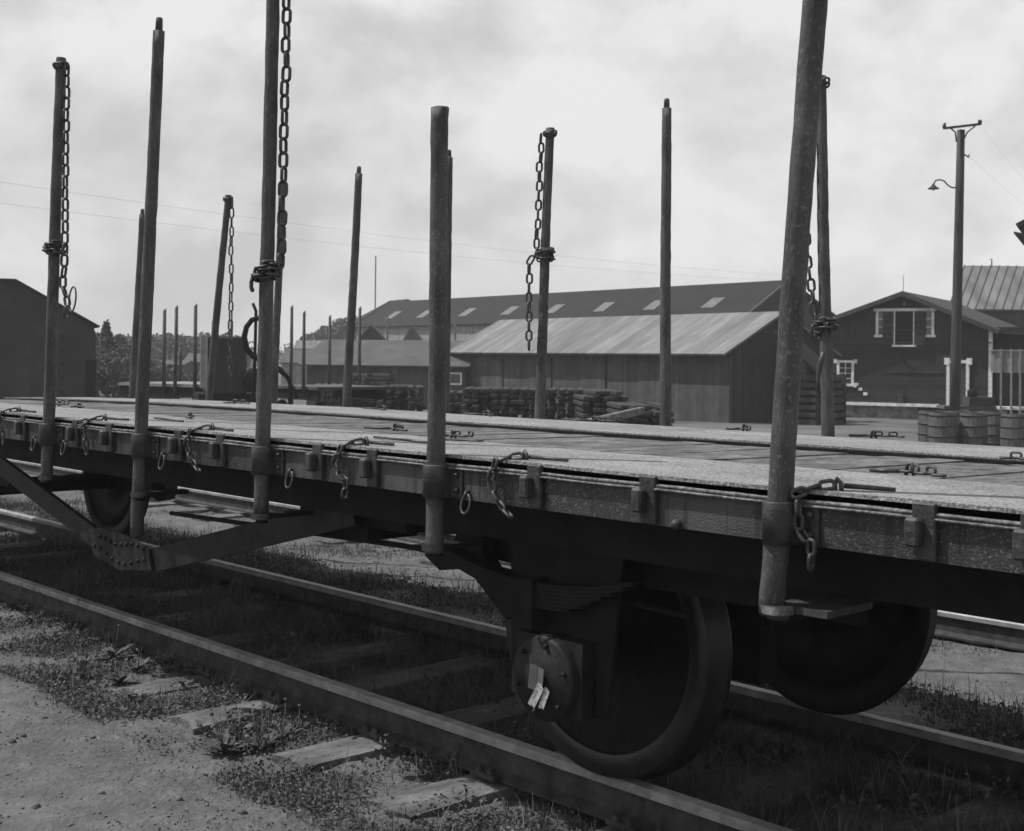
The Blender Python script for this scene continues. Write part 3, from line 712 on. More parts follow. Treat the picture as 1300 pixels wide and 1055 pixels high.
# rings on the lower edge
def ring(px):
    t = tp(px, 3.1); m = MB(); z = 1.088; x = -t
    m.tube([(x, 3.12, z+.03), (x, 3.105, z+.032), (x, 3.098, z+.02), (x, 3.105, z+.008)], .006, 6)
    rg = bw_(m, 'ring_eye', 'chain')
    pts = [(x + .004 + .024*math.cos(a), 3.10 + .008*math.sin(a), z-.012 + .034*math.sin(a)) for a in np.linspace(0, 2*math.pi, 22, endpoint=False)]
    m = MB(); m.tube(pts, .0052, 7, closed=True); m.build('ring', M_['chain'], rg, TM)
for px in (43, 81, 206, 368, 592): ring(px)
m = MB(); t = tp(857, 3.1); m.lathe([(0, -.03), (.012, -.028), (.018, -.012), (.015, 0)], (-t, 3.125, 1.1), 'Y', 12); bw_(m, 'bolt_head', 'iron')

# lashing chains with toggle bars at the near edge
lash_lab = {7: 'lashing chain and toggle bar at the left edge of the deck', 114: 'lashing chain and toggle between the first two near stakes',
            247: 'lashing chain and toggle between the second and third near stakes', 438: 'lashing chain and toggle left of the short middle stake',
            635: 'lashing chain and toggle right of the short middle stake', 1023: 'largest lashing chain with toggle bar, beside the nearest stake'}
for px, lab in lash_lab.items():
    t = tp(px, 3.12); x = -t; z = dz(3.13)
    root = empty('lashing_chain', TM @ Matrix.Translation((x, 3.15, z)), lab, 'chain', 'lashing chains along the near deck edge')
    m = MB(); m.tube([(x+.055, 3.19, z-.01), (x+.058, 3.185, z+.02), (x+.068, 3.18, z+.030), (x+.082, 3.178, z+.02), (x+.084, 3.178, z-.01)], .007, 8)
    m.build('eye_bolt', M_['chain'], root, TM)
    m = MB(); bl_ = random.uniform(-.03, .02); ba_ = random.uniform(-.03, .04); m.tube([(x+.085, 3.19, z+.012), (x+.15+bl_*.5, 3.20+ba_*.5, z+.010), (x+.22+bl_, 3.205+ba_, z+.008)], [.008, .007, .006], 8)
    m.build('toggle_bar', M_['chain'], root, TM)
    m = MB()
    pth = [Vector((x+.065, 3.17, z+.016)), Vector((x+.03, 3.13, z+.008)), Vector((x+.0, 3.092, z-.016)), Vector((x-.006, 3.088, z-.07)), Vector((x+.012, 3.09, z-.115)), Vector((x+.038, 3.095, z-.155)),
           Vector((x+.03+random.uniform(0, .03), 3.095, z-.20))]
    for k_ in range(2, len(pth)): pth[k_] = pth[k_] + Vector((random.uniform(-.014, .014), random.uniform(-.004, .002), random.uniform(-.008, .008)))
    if px in (247, 635): pth = pth[:-1] + [pth[-2] + Vector((.05, -.004, -.03))]
    L_ = [0]
    for a, b in zip(pth[:-1], pth[1:]): L_.append(L_[-1]+(b-a).length)
    pitch = .042; ss = pitch/2; k = 0
    while ss < L_[-1]:
        i = max(j for j in range(len(L_)-1) if L_[j] <= ss); c = pth[i].lerp(pth[i+1], (ss-L_[i])/(L_[i+1]-L_[i])); ax = (pth[i+1]-pth[i]).normalized()
        sd_ = ax.cross(Vector((0, 1, 0))); sd_ = sd_ if sd_.length > .1 else ax.cross(Vector((1, 0, 0))); sd_.normalize()
        sd_ = Matrix.Rotation((math.pi/2 if k % 2 else 0)+random.uniform(-.4, .4), 3, ax) @ sd_
        link_mb(m, c, ax, sd_, .056, .036, .0062); ss += pitch; k += 1
    m.build('links', M_['chain'], root, TM)
# loose chain ends lying on the deck
def pile(px, py, lab, n=5, bar=.16, d0=None, dirx=1):
    # find the deck point
    u, v = px-650, 453-py; r = (u-.01*v)/1655.0; k = (v+.01*u)/1655.0; Y = 1; c = .6788+.7343*r
    Y = .39/max(1e-3, -k)
    for _ in range(8): d = Y*c; Y = (CAMZ - dz(d, d*(.7343-.6788*r)/c))/(-k)
    d = Y*c
    if d0: d = d0
    t = d*(.7343-.6788*r)/c; z = dz(d, t); x = -t
    root = empty('loose_chain', TM @ Matrix.Translation((x, d, z)), lab, 'chain', 'loose chain ends lying on the deck')
    m = MB(); a = random.uniform(-.5, .5); p = Vector((x, d, z+.012)); k_ = 0
    for i in range(n):
        ax = Vector((math.cos(a)*dirx, math.sin(a), 0)); sd_ = Vector((-ax.y, ax.x, 0)) if i % 2 == 0 else Vector((0, 0, 1))
        link_mb(m, p + Vector((0, 0, .012 if i % 2 else 0)), ax, sd_, .052, .032, .0052); p = p + ax*.038; a += random.uniform(-.8, .8)
    m.build('links', M_['chain'], root, TM)
    if bar:
        m = MB(); m.tube([(x-.02, d, z+.012), (x-bar*.6, d-.03, z+.01), (x-bar, d-.02, z+.009)], .007, 7)
        m.tube([(x+.0, d, z), (x+.005, d, z+.035), (x+.02, d, z+.04), (x+.03, d, z+.0)], .007, 7); m.build('toggle_bar', M_['chain'], root, TM)
for a in [(484, 521, 'loose chain end on the far deck edge right of the plain left stake', 5, .2), (616, 528, 'loose chain end on the far deck edge right of the short middle stake', 5, .2),
          (752, 536, 'loose chain end on the far deck edge between the two plain right stakes', 6, .25), (943, 547, 'small heap of chain on the far deck edge left of the nearest stake', 4, .1),
          (1106, 556, 'small heap of chain on the far deck edge right of the nearest stake', 5, .12), (296, 513, 'loose chain on the far deck edge right of the leaning far stake', 5, .12),
          (242, 530, 'line of chain links lying mid deck between the second and third near stakes', 7, None), (1150, 603, 'chain links lying mid deck right of the nearest stake', 5, .12),
          (1277, 585, 'chain heap at the right edge of the deck', 6, None), (74, 515, 'loose chain and toggle just right of the leftmost near stake', 4, .1),
          (100, 518, 'small piece of chain lying right of the leftmost near stake', 3, .08), (500, 547, 'loose chain left of the short middle stake', 5, .22),
          (573, 556, 'chain and wire loop lying right of the short middle stake', 4, .1)]: pile(*a)
m = MB(); c = toptrack(600, 559, 3.75); c.z = dz(3.75)+.006
m.tube([c+Vector(p) for p in ((-.12, 0, 0), (0, .02, .004), (.055, .015, .004), (.07, -.01, .004), (.05, -.03, .004), (-.02, -.035, .003), (-.15, -.04, 0))], .005, 6)
m.build('wire_loop', M_['chain'], None, TM, label='bent wire loop lying on the near deck boards', cat='wire')
for (px, py, ln, lab) in ((196, 541, .4, 'thin rod lying on the near deck boards between two left stakes'), (475, 550, .5, 'thin iron rod on the deck left of the short middle stake')):
    c = toptrack(px, py, 3.5); c.z = dz(3.5)+.008; m = MB(); m.tube([c, c+Vector((ln*.5, -.03, .002)), c+Vector((ln, -.04, 0))], .006, 6)
    m.build('loose_rod', M_['chain'], None, TM, label=lab, cat='rod')
# paper label on the axle box
b = toptrack(683, 884, 3.25)
lab = empty('paper_tag', TM @ Matrix.Translation(b), 'torn white paper tag stuck on the round axle box of the near wheel', 'tag')
for i, (dx, z0, w_, h_, rt) in enumerate(((-.008, .0, .036, .10, -.55), (.030, -.004, .028, .085, -.42), (-.012, .062, .075, .09, -.1))):
    Mm = Matrix.Translation((b.x+dx, 3.250+.003*i, b.z+z0)) @ Matrix.Rotation(-rt, 4, 'Y')
    m = MB(); m.box((-w_/2, -.0012, -h_/2), (-.001, .0005, h_/2), Mm @ Matrix.Rotation(.12, 4, 'Z')); m.box((.0, -.0012, -h_/2+.006), (w_/2, .0005, h_/2-.003), Mm @ Matrix.Rotation(-.15, 4, 'Z')); m.build('paper_piece', M_['paper' if i < 2 else 'crate'], lab, TM)
m = MB(); m.tube([toptrack(344, 702, 3.33), toptrack(352, 708, 3.33), toptrack(349, 716, 3.33), toptrack(340, 724, 3.33)], .0022, 5)
m.build('wire_end', M_['rim'], None, TM, label='thin bent wire hanging from the right truss bar', cat='wire')

# ------------------------------------------------------------------ backdrop buildings
def frame(A, B):
    """matrix with x along A->B, origin A (ground), y away from the viewer"""
    A = Vector(A); B = Vector(B); x = (B-A); x.z = 0; x.normalize(); y = Vector((-x.y, x.x, 0))
    return Matrix(((x.x, y.x, 0, A.x), (x.y, y.y, 0, A.y), (x.z, 0, 1, A.z), (0, 0, 0, 1)))
def slab(m, pts, th):
    """sloping roof slab from four corner points, thickness downwards"""
    p = [Vector(q) for q in pts]; nrm = (p[1]-p[0]).cross(p[2]-p[0]).normalized()
    if nrm.z < 0: nrm = -nrm
    vs = p + [q - nrm*th for q in p]
    m.add(vs, [(0, 1, 2, 3), (7, 6, 5, 4), (0, 4, 5, 1), (1, 5, 6, 2), (2, 6, 7, 3), (3, 7, 4, 0)])
def gable_house(name, F, L_, D, he, hr, label, wall, roof, cat='shed', ov=.35, gov=.3, wall_n=None, ridge_d=None):
    """L_ along x, D deep, eave he, ridge hr along x"""
    root = empty(name, F, label, cat); yr = ridge_d or D/2
    m = MB(); m.box((0, 0, 0), (L_, .12, he)); m.build('wall', M_[wall], root, F)
    m = MB(); m.box((0, D-.12, 0), (L_, D, he)); m.build('wall', M_[wall], root, F)
    for x0 in (0, L_-.12):
        m = MB(); prof = [(.121, 0), (D-.121, 0), (D-.121, he-.05), (yr, hr-.06), (.121, he-.05)]
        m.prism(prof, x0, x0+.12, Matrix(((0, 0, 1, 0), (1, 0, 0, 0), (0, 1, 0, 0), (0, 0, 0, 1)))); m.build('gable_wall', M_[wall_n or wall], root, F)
    s1 = (hr-he)/yr; s2 = (hr-he)/(D-yr); m = MB()
    slab(m, [(-gov, -ov, he-ov*s1+.08), (L_+gov, -ov, he-ov*s1+.08), (L_+gov, yr, hr+.08), (-gov, yr, hr+.08)], .07)
    m.build('roof', M_[roof], root, F)
    m = MB(); slab(m, [(-gov, yr, hr+.079), (L_+gov, yr, hr+.079), (L_+gov, D+ov, he-ov*s2+.08), (-gov, D+ov, he-ov*s2+.08)], .07)
    r2 = m.build('roof', M_[roof], root, F)
    return root
# pale-roofed goods shed in the middle
A = Vector((-.0417*59.2, 59.2, -.83)); B = Vector((.1668*45, 45, -.62))
z0 = -.75; A.z = z0; B.z = z0; F = frame(A, B); Ls = (B-A).length
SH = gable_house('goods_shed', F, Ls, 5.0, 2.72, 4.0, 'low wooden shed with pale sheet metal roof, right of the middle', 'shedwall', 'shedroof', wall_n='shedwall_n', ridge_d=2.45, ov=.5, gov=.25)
for i in range(5):
    x0 = Ls - 1.75*2*(i+1) + .1 - 1.4
    m = MB(); m.box((x0, -.035, .25), (x0+1.55, -.003, 2.25)); dr_ = m.build('door', M_['sheddoor'], SH, F)
    m = MB(); m.box((x0+1.56, -.045, .2), (x0+1.62, -.003, 2.3)); m.build('door_post', M_['void'], SH, F)
m = MB(); m.box((.1, .06, .0), (Ls-.1, .14, .001)); 
for k in range(8): m.box((Ls*k/7*.98, .14, -.2), (Ls*k/7*.98+.3, .5, -.001))
m.build('footing', M_['stone'], SH, F)
# timber rack at its right
F2 = frame(Vector((.2235*44, 44, -.62)), Vector((.252*44, 43.2, -.62)))
rk = empty('lean_to', F2, 'dark open lean-to roof over stacked planks between the shed and the painted house', 'shelter')
m = MB(); slab(m, [(-1.0, -.2, 3.2), (-1.0, 1.6, 3.2), (.62, 1.6, 1.8), (.62, -.2, 1.8)], .08); m.build('roof', M_['black'], rk, F2)
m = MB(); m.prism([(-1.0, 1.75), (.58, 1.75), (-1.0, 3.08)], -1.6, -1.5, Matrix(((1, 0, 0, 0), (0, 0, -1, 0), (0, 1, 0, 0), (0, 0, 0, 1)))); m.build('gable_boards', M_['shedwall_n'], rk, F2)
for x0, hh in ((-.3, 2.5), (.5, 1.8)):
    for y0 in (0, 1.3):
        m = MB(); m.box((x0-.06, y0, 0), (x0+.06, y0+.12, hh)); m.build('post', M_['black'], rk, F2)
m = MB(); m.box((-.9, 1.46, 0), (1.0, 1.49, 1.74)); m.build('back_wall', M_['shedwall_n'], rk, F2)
for i in range(7):
    m = MB(); m.box((-.75+random.uniform(0, .1), .2, .05+.25*i), (.9+random.uniform(0, .2), 1.2, .05+.25*i+.15))
    m.build('plank_pile', M_['shutter'], None, F2, label=ORD[i]+' plank layer from the ground in the dark stack under the lean-to', cat='planks', group='plank layers under the lean-to')
# low grey shed left of it
A = V(389, 518, 60); A.z = -.86; B = V(590, 518, 58); B.z = -.86; F = frame(A, B); Ll = (B-A).length
LS = gable_house('low_shed', F, Ll, 5.0, 2.1, 3.13, 'long low shed with mid grey roof, left of the pale-roofed shed', 'shedwall', 'lowroof', ov=.35, ridge_d=2.5)
m = MB(); m.box((Ll-.75, -.02, 1.2), (Ll-.15, -.003, 1.75)); wn_ = m.build('window', M_['white'], LS, F)
m = MB(); m.box((Ll-.68, -.03, 1.27), (Ll-.22, -.021, 1.68)); m.build('pane', M_['glass'], wn_, F)
# long dark hall behind
A = Vector((-.1196*104, 104, -1.05)); B = Vector((.178*70, 70, -1.0)); A.z = B.z = -1.05
F = frame(A, B); Lh = (B-A).length
HL = gable_house('long_hall', F, Lh, 7.4, 5.0, 6.98, 'very long dark-roofed hall with a row of skylights, behind the sheds', 'pale', 'darkroof', cat='hall', ov=.3, ridge_d=3.3, wall_n='darkshed')
sl = (6.98-5.0)/3.3
for i, px in enumerate((499, 539, 593, 647, 704, 766, 830, 904)):
    # position along the roof from its picture column at about the middle of the slope
    best = min(np.linspace(0, Lh, 400), key=lambda q: abs((F @ Vector((q, 1.2, 0))).x/(F @ Vector((q, 1.2, 0))).y*1655+650-px))
    zz = 5.0 + 1.0*sl + .10; m = MB()
    slab(m, [(best-.5, .7, 5.0+.7*sl+.12), (best+.5, .7, 5.0+.7*sl+.12), (best+.5, 1.7, 5.0+1.7*sl+.12), (best-.5, 1.7, 5.0+1.7*sl+.12)], .035)
    m.build('skylight', M_['skylight'], HL, F)
for xx in (-.33, Lh+.3):
    m = MB(); m.bar((xx, -.33, 5.0-.2+.1), (xx, 3.3, 6.98+.12), .1, .12); m.build('verge_board', M_['lowroof'], HL, F)
# a second roof end just beyond its left gable
F3 = frame(V(436, 440, 118) * 1.0, V(470, 440, 112)); F3 = F3.copy(); F3[2][3] = -1.1
gable_house('hall_annex', F3, 4.2, 9, 5.3, 7.7, 'dark roof end standing out beyond the left gable of the long hall', 'darkshed', 'darkroof', cat='hall', ov=.2, gov=.1)
# little dark gablets and masts behind the low shed
for i, (px, py, Y) in enumerate(((471, 431, 80), (523, 431, 82))):
    c = V(px, py, Y); m = MB(); m.prism([(-.28*(6-i*2)/2, 0), (.28*(6-i*2)/2, 0), (0, .9)], 0, 1.5, Matrix.Translation(c) @ Matrix(((1, 0, 0, 0), (0, 0, 1, 0), (0, 1, 0, 0), (0, 0, 0, 1))))
    m.box((c.x-.6, c.y, -1.0), (c.x+.6, c.y+1.4, c.z-.002))
    m.build('small_hut', M_['darkshed'] if i == 0 else M_['lowroof'], None, label=('small dark gabled hut above the low shed roof', 'small grey gabled hut right of the dark one')[i], cat='hut')
for px, py, Y in ((492, 402, 84), (520, 418, 84), (578, 408, 84), (477, 325, 140)):
    a = V(px, py, Y); m = MB(); m.tube([(a.x, a.y, gz(Y)), (a.x, a.y, a.z)], .07 if Y < 100 else .08, 6)
    m.build('thin_mast', M_['pole'], None, label={492: 'thin post in front of the long hall roof at left', 520: 'short thin post before the long hall wall', 578: 'thin post right of the short middle stake', 477: 'tall thin mast rising into the sky left of the middle'}[px], cat='mast')

# dark engine shed at far left
B = V(121, 500, 43); B.z = -.62; dx_ = Vector((math.cos(R(22)), math.sin(R(22)), 0)); We = 11.0; A = B - dx_*We; F = frame(A, B)
def sx(px):                       # place along the front wall for a picture column
    return min(np.linspace(0, We, 1200), key=lambda q: abs((F @ Vector((q, 0, 0))).x/(F @ Vector((q, 0, 0))).y*1655+650-px))
def sz(px, py): return V(px, py, (F @ Vector((sx(px), 0, 0))).y).z + .62
ES = empty('engine_shed', F, 'large dark shed with sloping roof edge at the far left', 'shed')
pk = sx(19); zl = sz(120, 413); zp = sz(19, 357)
m = MB(); m.prism([(0, 0), (We, 0), (We, zl-.25), (We-.12, zl), (pk, zp), (pk-.7, zp), (0, zl)], -12, 0, Matrix(((1, 0, 0, 0), (0, 0, -1, 0), (0, 1, 0, 0), (0, 0, 0, 1))))
m.build('wall', M_['darkshed'], ES, F)
m = MB(); slab(m, [(We+.12, -.15, zl-.02), (pk, -.15, zp+.07), (pk, 12.1, zp+.07), (We+.12, 12.1, zl-.02)], .06); slab(m, [(pk-.001, -.15, zp+.07), (pk-.7, -.15, zp+.07), (pk-.7, 12.1, zp+.07), (pk-.001, 12.1, zp+.07)], .06)
slab(m, [(pk-.701, -.15, zp+.07), (-.2, -.15, zl+.05), (-.2, 12.1, zl+.05), (pk-.701, 12.1, zp+.07)], .06); m.build('roof', M_['darkroof'], ES, F)
m = MB(); m.tube([(We+.02, -.1, zl-.35), (We+.12, -.1, zl-.45), (We+.14, -.1, zl-1.3)], .025, 6); m.build('drain_pipe', M_['pale'], ES, F)
m = MB()
for k in range(5): m.box((We-1.1, -.03, .9+.45*k), (We-1.0, -.001, 1.0+.45*k))
m.build('hinges', M_['void'], ES, F)
m = MB(); m.box((We-.32, -.06, .1), (We+.02, -.002, 2.0)); m.build('door_edge', M_['black'], ES, F)

# distant small buildings at left
def small(px0, px1, pyr, pye, pyb, Y, label, roof='lowroof', wall='shedwall'):
    A = V(px0, pye, Y); B = V(px1, pye, Y); g = gz(Y); he = A.z-g; hr = V(px0, pyr, Y+1.5).z-g; A.z = B.z = g; F = frame(A, B)
    return gable_house('distant_shed', F, (B-A).length, 3.4, he, hr, label, wall, roof, cat='shed', ov=.1, gov=.1)
small(357, 397, 445, 461, 480, 75, 'distant shed with very pale roof seen right of the far stakes', 'lowroof', 'pale')
small(196, 232, 459, 464, 480, 80, 'distant low roof left of the dark box wagon', 'lowroof')
small(234, 258, 450, 460, 480, 90, 'distant roof immediately left of the dark box wagon', 'lowroof')
small(374, 425, 433, 443, 460, 125, 'distant pale roof below the wooded hill', 'shedroof')

# ------------------------------------------------------------------ painted house at right (gable towards us)
g = -.70; Bh = V(1258, 500, 50.0); th_ = R(-30); dx_ = Vector((math.cos(th_), math.sin(th_), 0))
def fx(px):                       # distance to the left of the right corner along the facade, and depth there
    k = (px-650)/1655.0; s_ = (Bh.x - k*Bh.y)/(dx_.x - k*dx_.y); return s_, Bh.y - dx_.y*s_
sL, YH = fx(1046); A = Bh - dx_*sL; F = Matrix.Translation((A.x, A.y, g)) @ Matrix.Rotation(th_, 4, 'Z')
HS = empty('painted_house', F, 'dark wooden house with white trimmed windows and gable towards the tracks', 'house')
def hx(px): return sL - fx(px)[0]
def hz(px, py): return V(px, py, fx(px)[1]).z - g
W_ = hx(1258); pe = hx(1148); zb = hz(1100, 514); ze = hz(1258, 418); zk = hz(1148, 374); zm = hz(1150, 434)
Pxz = Matrix(((1, 0, 0, 0), (0, 0, -1, 0), (0, 1, 0, 0), (0, 0, 0, 1)))
zeL = hz(1046, 411)
m = MB(); m.box((0, 0, zb), (W_, 9, zm)); m.build('wall', M_['housewall'], HS, F)
m = MB(); m.prism([(0, zm+.001), (W_, zm+.001), (W_, ze), (pe, zk), (0, zeL)], -9, .025, Pxz); m.build('gable_wall', M_['housewallv'], HS, F)
m = MB(); m.box((-.02, -.06, zm-.05), (W_+.02, -.026, zm)); m.build('drip_board', M_['shutter'], HS, F)
m = MB(); m.box((.1, .03, 0), (hx(1165), 8.9, zb-.002)); m.build('foundation', M_['stone'], HS, F)
m = MB(); m.box((-.1, -.12, zb-.02), (hx(1193), -.001, zb+.10)); m.build('ledge', M_['white'], HS, F)
so_r = (zk-ze)/(W_-pe); so_l = (zk-zeL)/pe; ov = .35
rf = MB(); slab(rf, [(pe, -.45, zk+.12), (W_+ov, -.45, ze-ov*so_r+.12), (W_+ov, 9.3, ze-ov*so_r+.12), (pe, 9.3, zk+.12)], .07)
rfo = rf.build('roof', M_['houseroof'], HS, F)
rf = MB(); slab(rf, [(pe-.001, -.45, zk+.12), (-ov, -.45, zeL-ov*so_l+.12), (-ov, 9.3, zeL-ov*so_l+.12), (pe-.001, 9.3, zk+.12)], .07); rf.build('roof', M_['houseroof'], HS, F)
m = MB(); m.bar((pe, -.47, zk+.02), (W_+ov, -.47, ze-ov*so_r+.02), .03, .16); m.bar((pe, -.475, zk+.02), (-ov, -.475, zeL-ov*so_l+.02), .03, .16); m.build('barge_board', M_['shutter'], HS, F)
m = MB(); m.tube([(pe+.03, -.4, zk+.1), (pe+.03, -.4, zk+.75)], .012, 5); m.build('roof_rod', M_['pole'], HS, F)
m = MB(); m.box((W_-.08, -.05, zb), (W_+.06, -.002, ze-.05)); m.build('corner_board', M_['white'], HS, F)
def fr(m, x0, x1, z0, z1, w_, y0=-.06, y1=-.003):
    m.box((x0, y0, z0), (x0+w_, y1, z1)); m.box((x1-w_, y0, z0), (x1, y1, z1)); m.box((x0-.06, y0-.01, z1), (x1+.06, y1, z1+w_)); m.box((x0-.06, y0-.01, z0-w_), (x1+.06, y1, z0))
# small lower window
x0, x1, za, zc = hx(1063), hx(1084.5), hz(1070, 487), hz(1070, 460.5)
m = MB(); fr(m, x0, x1, za, zc, .1); wi = m.build('window', M_['white'], HS, F)
for xx in (x0-.07, x1+.01):
    pass
m = MB(); m.box((x0+.1, -.02, za), (x1-.1, -.004, zc)); m.build('pane', M_['glass'], wi, F)
m = MB()
for k in (1, 2, 3): m.box((x0+.1, -.045, za+(zc-za)*k/4-.012), (x1-.1, -.022, za+(zc-za)*k/4+.012))
m.box(((x0+x1)/2-.015, -.047, za), ((x0+x1)/2+.015, -.0221, zc)); m.build('glazing_bars', M_['white'], wi, F)
m = MB()
for xx, zz in ((x0-.12, zc-.02), (x1-.0, zc-.02), (x0-.12, za-.14), (x1, za-.14)): m.box((xx, -.072, zz), (xx+.12, -.0035, zz+.16))
m.build('corner_blocks', M_['white'], wi, F)
# loft opening with shutters
x0, x1, za, zc = hx(1112), hx(1186), hz(1150, 425), hz(1150, 395)
m = MB(); m.box((x0-.08, -.09, zc), (x1+.08, -.0255, zc+.11)); m.box((x0, -.08, za), (x0+.1, -.0255, zc)); m.box((x1-.1, -.08, za), (x1, -.0255, zc))
m.box((x0-.06, -.085, za-.1), (x0+.42, -.026, za)); m.box((x1-.42, -.085, za-.1), (x1+.06, -.026, za)); lo_ = m.build('loft_window', M_['white'], HS, F)
m = MB(); m.box((x0+.1, -.045, za), (x0+.62, -.027, zc)); m.box((x1-.62, -.045, za), (x1-.1, -.027, zc)); m.build('pane', M_['glass'], lo_, F)
m = MB()
for xs_ in (x0+.14, x1-.58):
    for k in range(1, 3): m.box((xs_-.03, -.06, za+(zc-za)*k/3-.015), (xs_+.45, -.046, za+(zc-za)*k/3+.015))
    m.box((xs_+.15, -.058, za), (xs_+.18, -.0462, zc))
m.build('glazing_bars', M_['white'], lo_, F)
dl, dr2, zd0 = hx(1136.5), hx(1159.5), hz(1150, 438)
m = MB(); m.box((dl, -.05, zd0), (dr2, -.0272, zc)); ho = m.build('hatch', M_['void'], HS, F)
m = MB(); m.box((dl-.05, -.10, zd0), (dl, -.0265, zc-.001)); m.box((dr2, -.10, zd0), (dr2+.05, -.0265, zc-.001)); m.box((dl-.12, -.12, zd0-.07), (dr2+.12, -.0265, zd0)); m.build('hatch_frame', M_['white'], ho, F)
m = MB(); m.box((dl, -.09, (zd0+zc)/2-.1), (dr2, -.06, (zd0+zc)/2-.06)); m.build('hatch_rail', M_['shutter'], ho, F)
for xs_ in (dl-.48, dr2+.055):
    m = MB(); m.box((xs_, -.15, zd0), (xs_+.42, -.11, zc-.01)); sh = m.build('shutter', M_['shutter'], HS, F)
    m = MB()
    for k in range(5): m.box((xs_+.05, -.165, zd0+.12+.24*k), (xs_+.37, -.151, zd0+.27+.24*k))
    m.build('shutter_panels', M_['housewall'], sh, F)
m = MB(); m.box((hx(1146), -.06, hz(1148, 388)), (hx(1149), -.027, hz(1148, 383))); m.build('vent', M_['pale'], HS, F)
# door with white frame
x0, x1, zc = hx(1202), hx(1231), hz(1216, 461)
m = MB(); m.box((x0, -.07, zb), (x0+.12, -.003, zc)); m.box((x1-.12, -.07, zb), (x1, -.003, zc)); m.box((x0-.05, -.08, zc), (x1+.05, -.003, zc+.12)); dof = m.build('door_frame', M_['white'], HS, F)
m = MB(); m.box((x0+.12, -.03, zb), (x1-.12, -.004, zc)); m.build('door', M_['sheddoor'], HS, F)
m = MB()
for xx in (x0-.08, x1-.1): m.box((xx, -.09, zc-.06), (xx+.2, -.0035, zc+.2))
m.build('corner_blocks', M_['white'], dof, F)
# small bits on the wall
m = MB(); m.box((hx(1065), -.05, zb+.12), (hx(1071), -.003, zb+.38)); m.build('notice', M_['white'], HS, F)
m = MB()
for px, py in ((1088, 488), (1093, 494), (1099.5, 500)): m.box((hx(px)-.09, -.03, hz(px, py)-.06), (hx(px)+.07, -.003, hz(px, py)+.06))
m.build('repair_patches', M_['white'], HS, F)
m = MB(); m.bar((hx(1143), -.09, hz(1143, 447)), (hx(1151), -.09, hz(1151, 462)), .05, .06); m.bar((hx(1151), -.09, hz(1151, 462)), (hx(1163), -.05, hz(1163, 470)), .03, .04); m.build('wall_bracket', M_['black'], HS, F)
m = MB(); m.box((hx(1141), -.12, zb+.12), (hx(1148), -.003, zb+.5)); m.build('meter_box', M_['shutter'], HS, F)
m = MB(); m.box((hx(1130), -.04, hz(1150, 473)), (hx(1200), -.003, hz(1150, 471.5))); m.build('batten', M_['shutter'], HS, F)
# side wing at right behind a pale boarded porch
g2 = g; xw0, xw1 = W_+.062, W_+3.6
m = MB(); m.box((xw0, .6, zb-.5), (xw1, 8.9, ze+.1)); m.build('wing_wall', M_['housewall'], HS, F)
m = MB(); slab(m, [(W_+ov-.1, .1, ze-.08), (xw1+.3, .1, ze-.35), (xw1+.3, 9, ze-.35), (W_+ov-.1, 9, ze-.08)], .07); m.build('wing_roof', M_['houseroof'], HS, F)
m = MB(); m.box((xw0+.02, -.5, hz(1270, 473)), (xw1, -.46, hz(1270, 446))); pch = m.build('porch_parapet', M_['pale'], HS, F)
m = MB()
for xx in (hx(1273), hx(1286), hx(1297)): m.box((xx, -.57, zb-.3), (xx+.07, -.5005, hz(1270, 443)))
m.box((xw0+.02, -.56, hz(1270, 446)), (xw1, -.45, hz(1270, 444))); m.build('porch_posts', M_['pale'], HS, F)
m = MB(); m.box((xw0+.02, -.5, zb-.02), (xw1, .59, zb+.08)); m.build('porch_floor', M_['white'], HS, F)


# ribbed roof building behind the house
YB = 66
def bx_(px): return V(px, 400, YB).x
R0 = Matrix.Translation((0, YB, -1.0))
RB = empty('ribbed_roof_hall', Matrix.Translation((bx_(1225), YB, -1.0)), 'tall building with weathered ribbed sheet metal roof behind the painted house', 'hall')
z1 = V(1222, 337, YB+3).z+1.0; z2 = V(1204, 392, YB).z+1.0
X1, X2 = V(1224, 337, YB+3).x, V(1203, 380, YB).x
m = MB(); slab(m, [(X2, 0, z2), (X2+14, 0, z2), (X1+14, 3, z1), (X1, 3, z1)], .1); rb = m.build('roof', M_['ribroof'], RB, R0)
m = MB()
for k in range(30): m.bar((X2+.02+.46*k, 0.0, z2+.02), (X1+.02+.46*k, 3, z1+.02), .035, .05)
m.build('standing_seams', M_['lowroof'], rb, R0)
m = MB(); m.prism([(X2+1.2, 0), (X2+14, 0), (X2+14, z2-.12), (X2+1.2, z2-.12)], -3, -.2, Matrix(((1, 0, 0, 0), (0, 0, -1, 0), (0, 1, 0, 0), (0, 0, 0, 1)))); m.build('wall', M_['darkshed'], RB, R0)
m = MB(); m.prism([(X1+.2, 3.01), (X1+14, 3.01), (X1+14, 3.3), (X1+.4, 3.3)], 0, z1-.1); m.build('back_wall', M_['darkshed'], RB, R0)
a = V(1259, 337, YB+3); m = MB(); m.tube([(a.x, 3, z1), (a.x, 3, z1+.35), (a.x-.12, 3, z1+.35)], .03, 6); m.build('roof_pipe', M_['pole'], RB, R0)
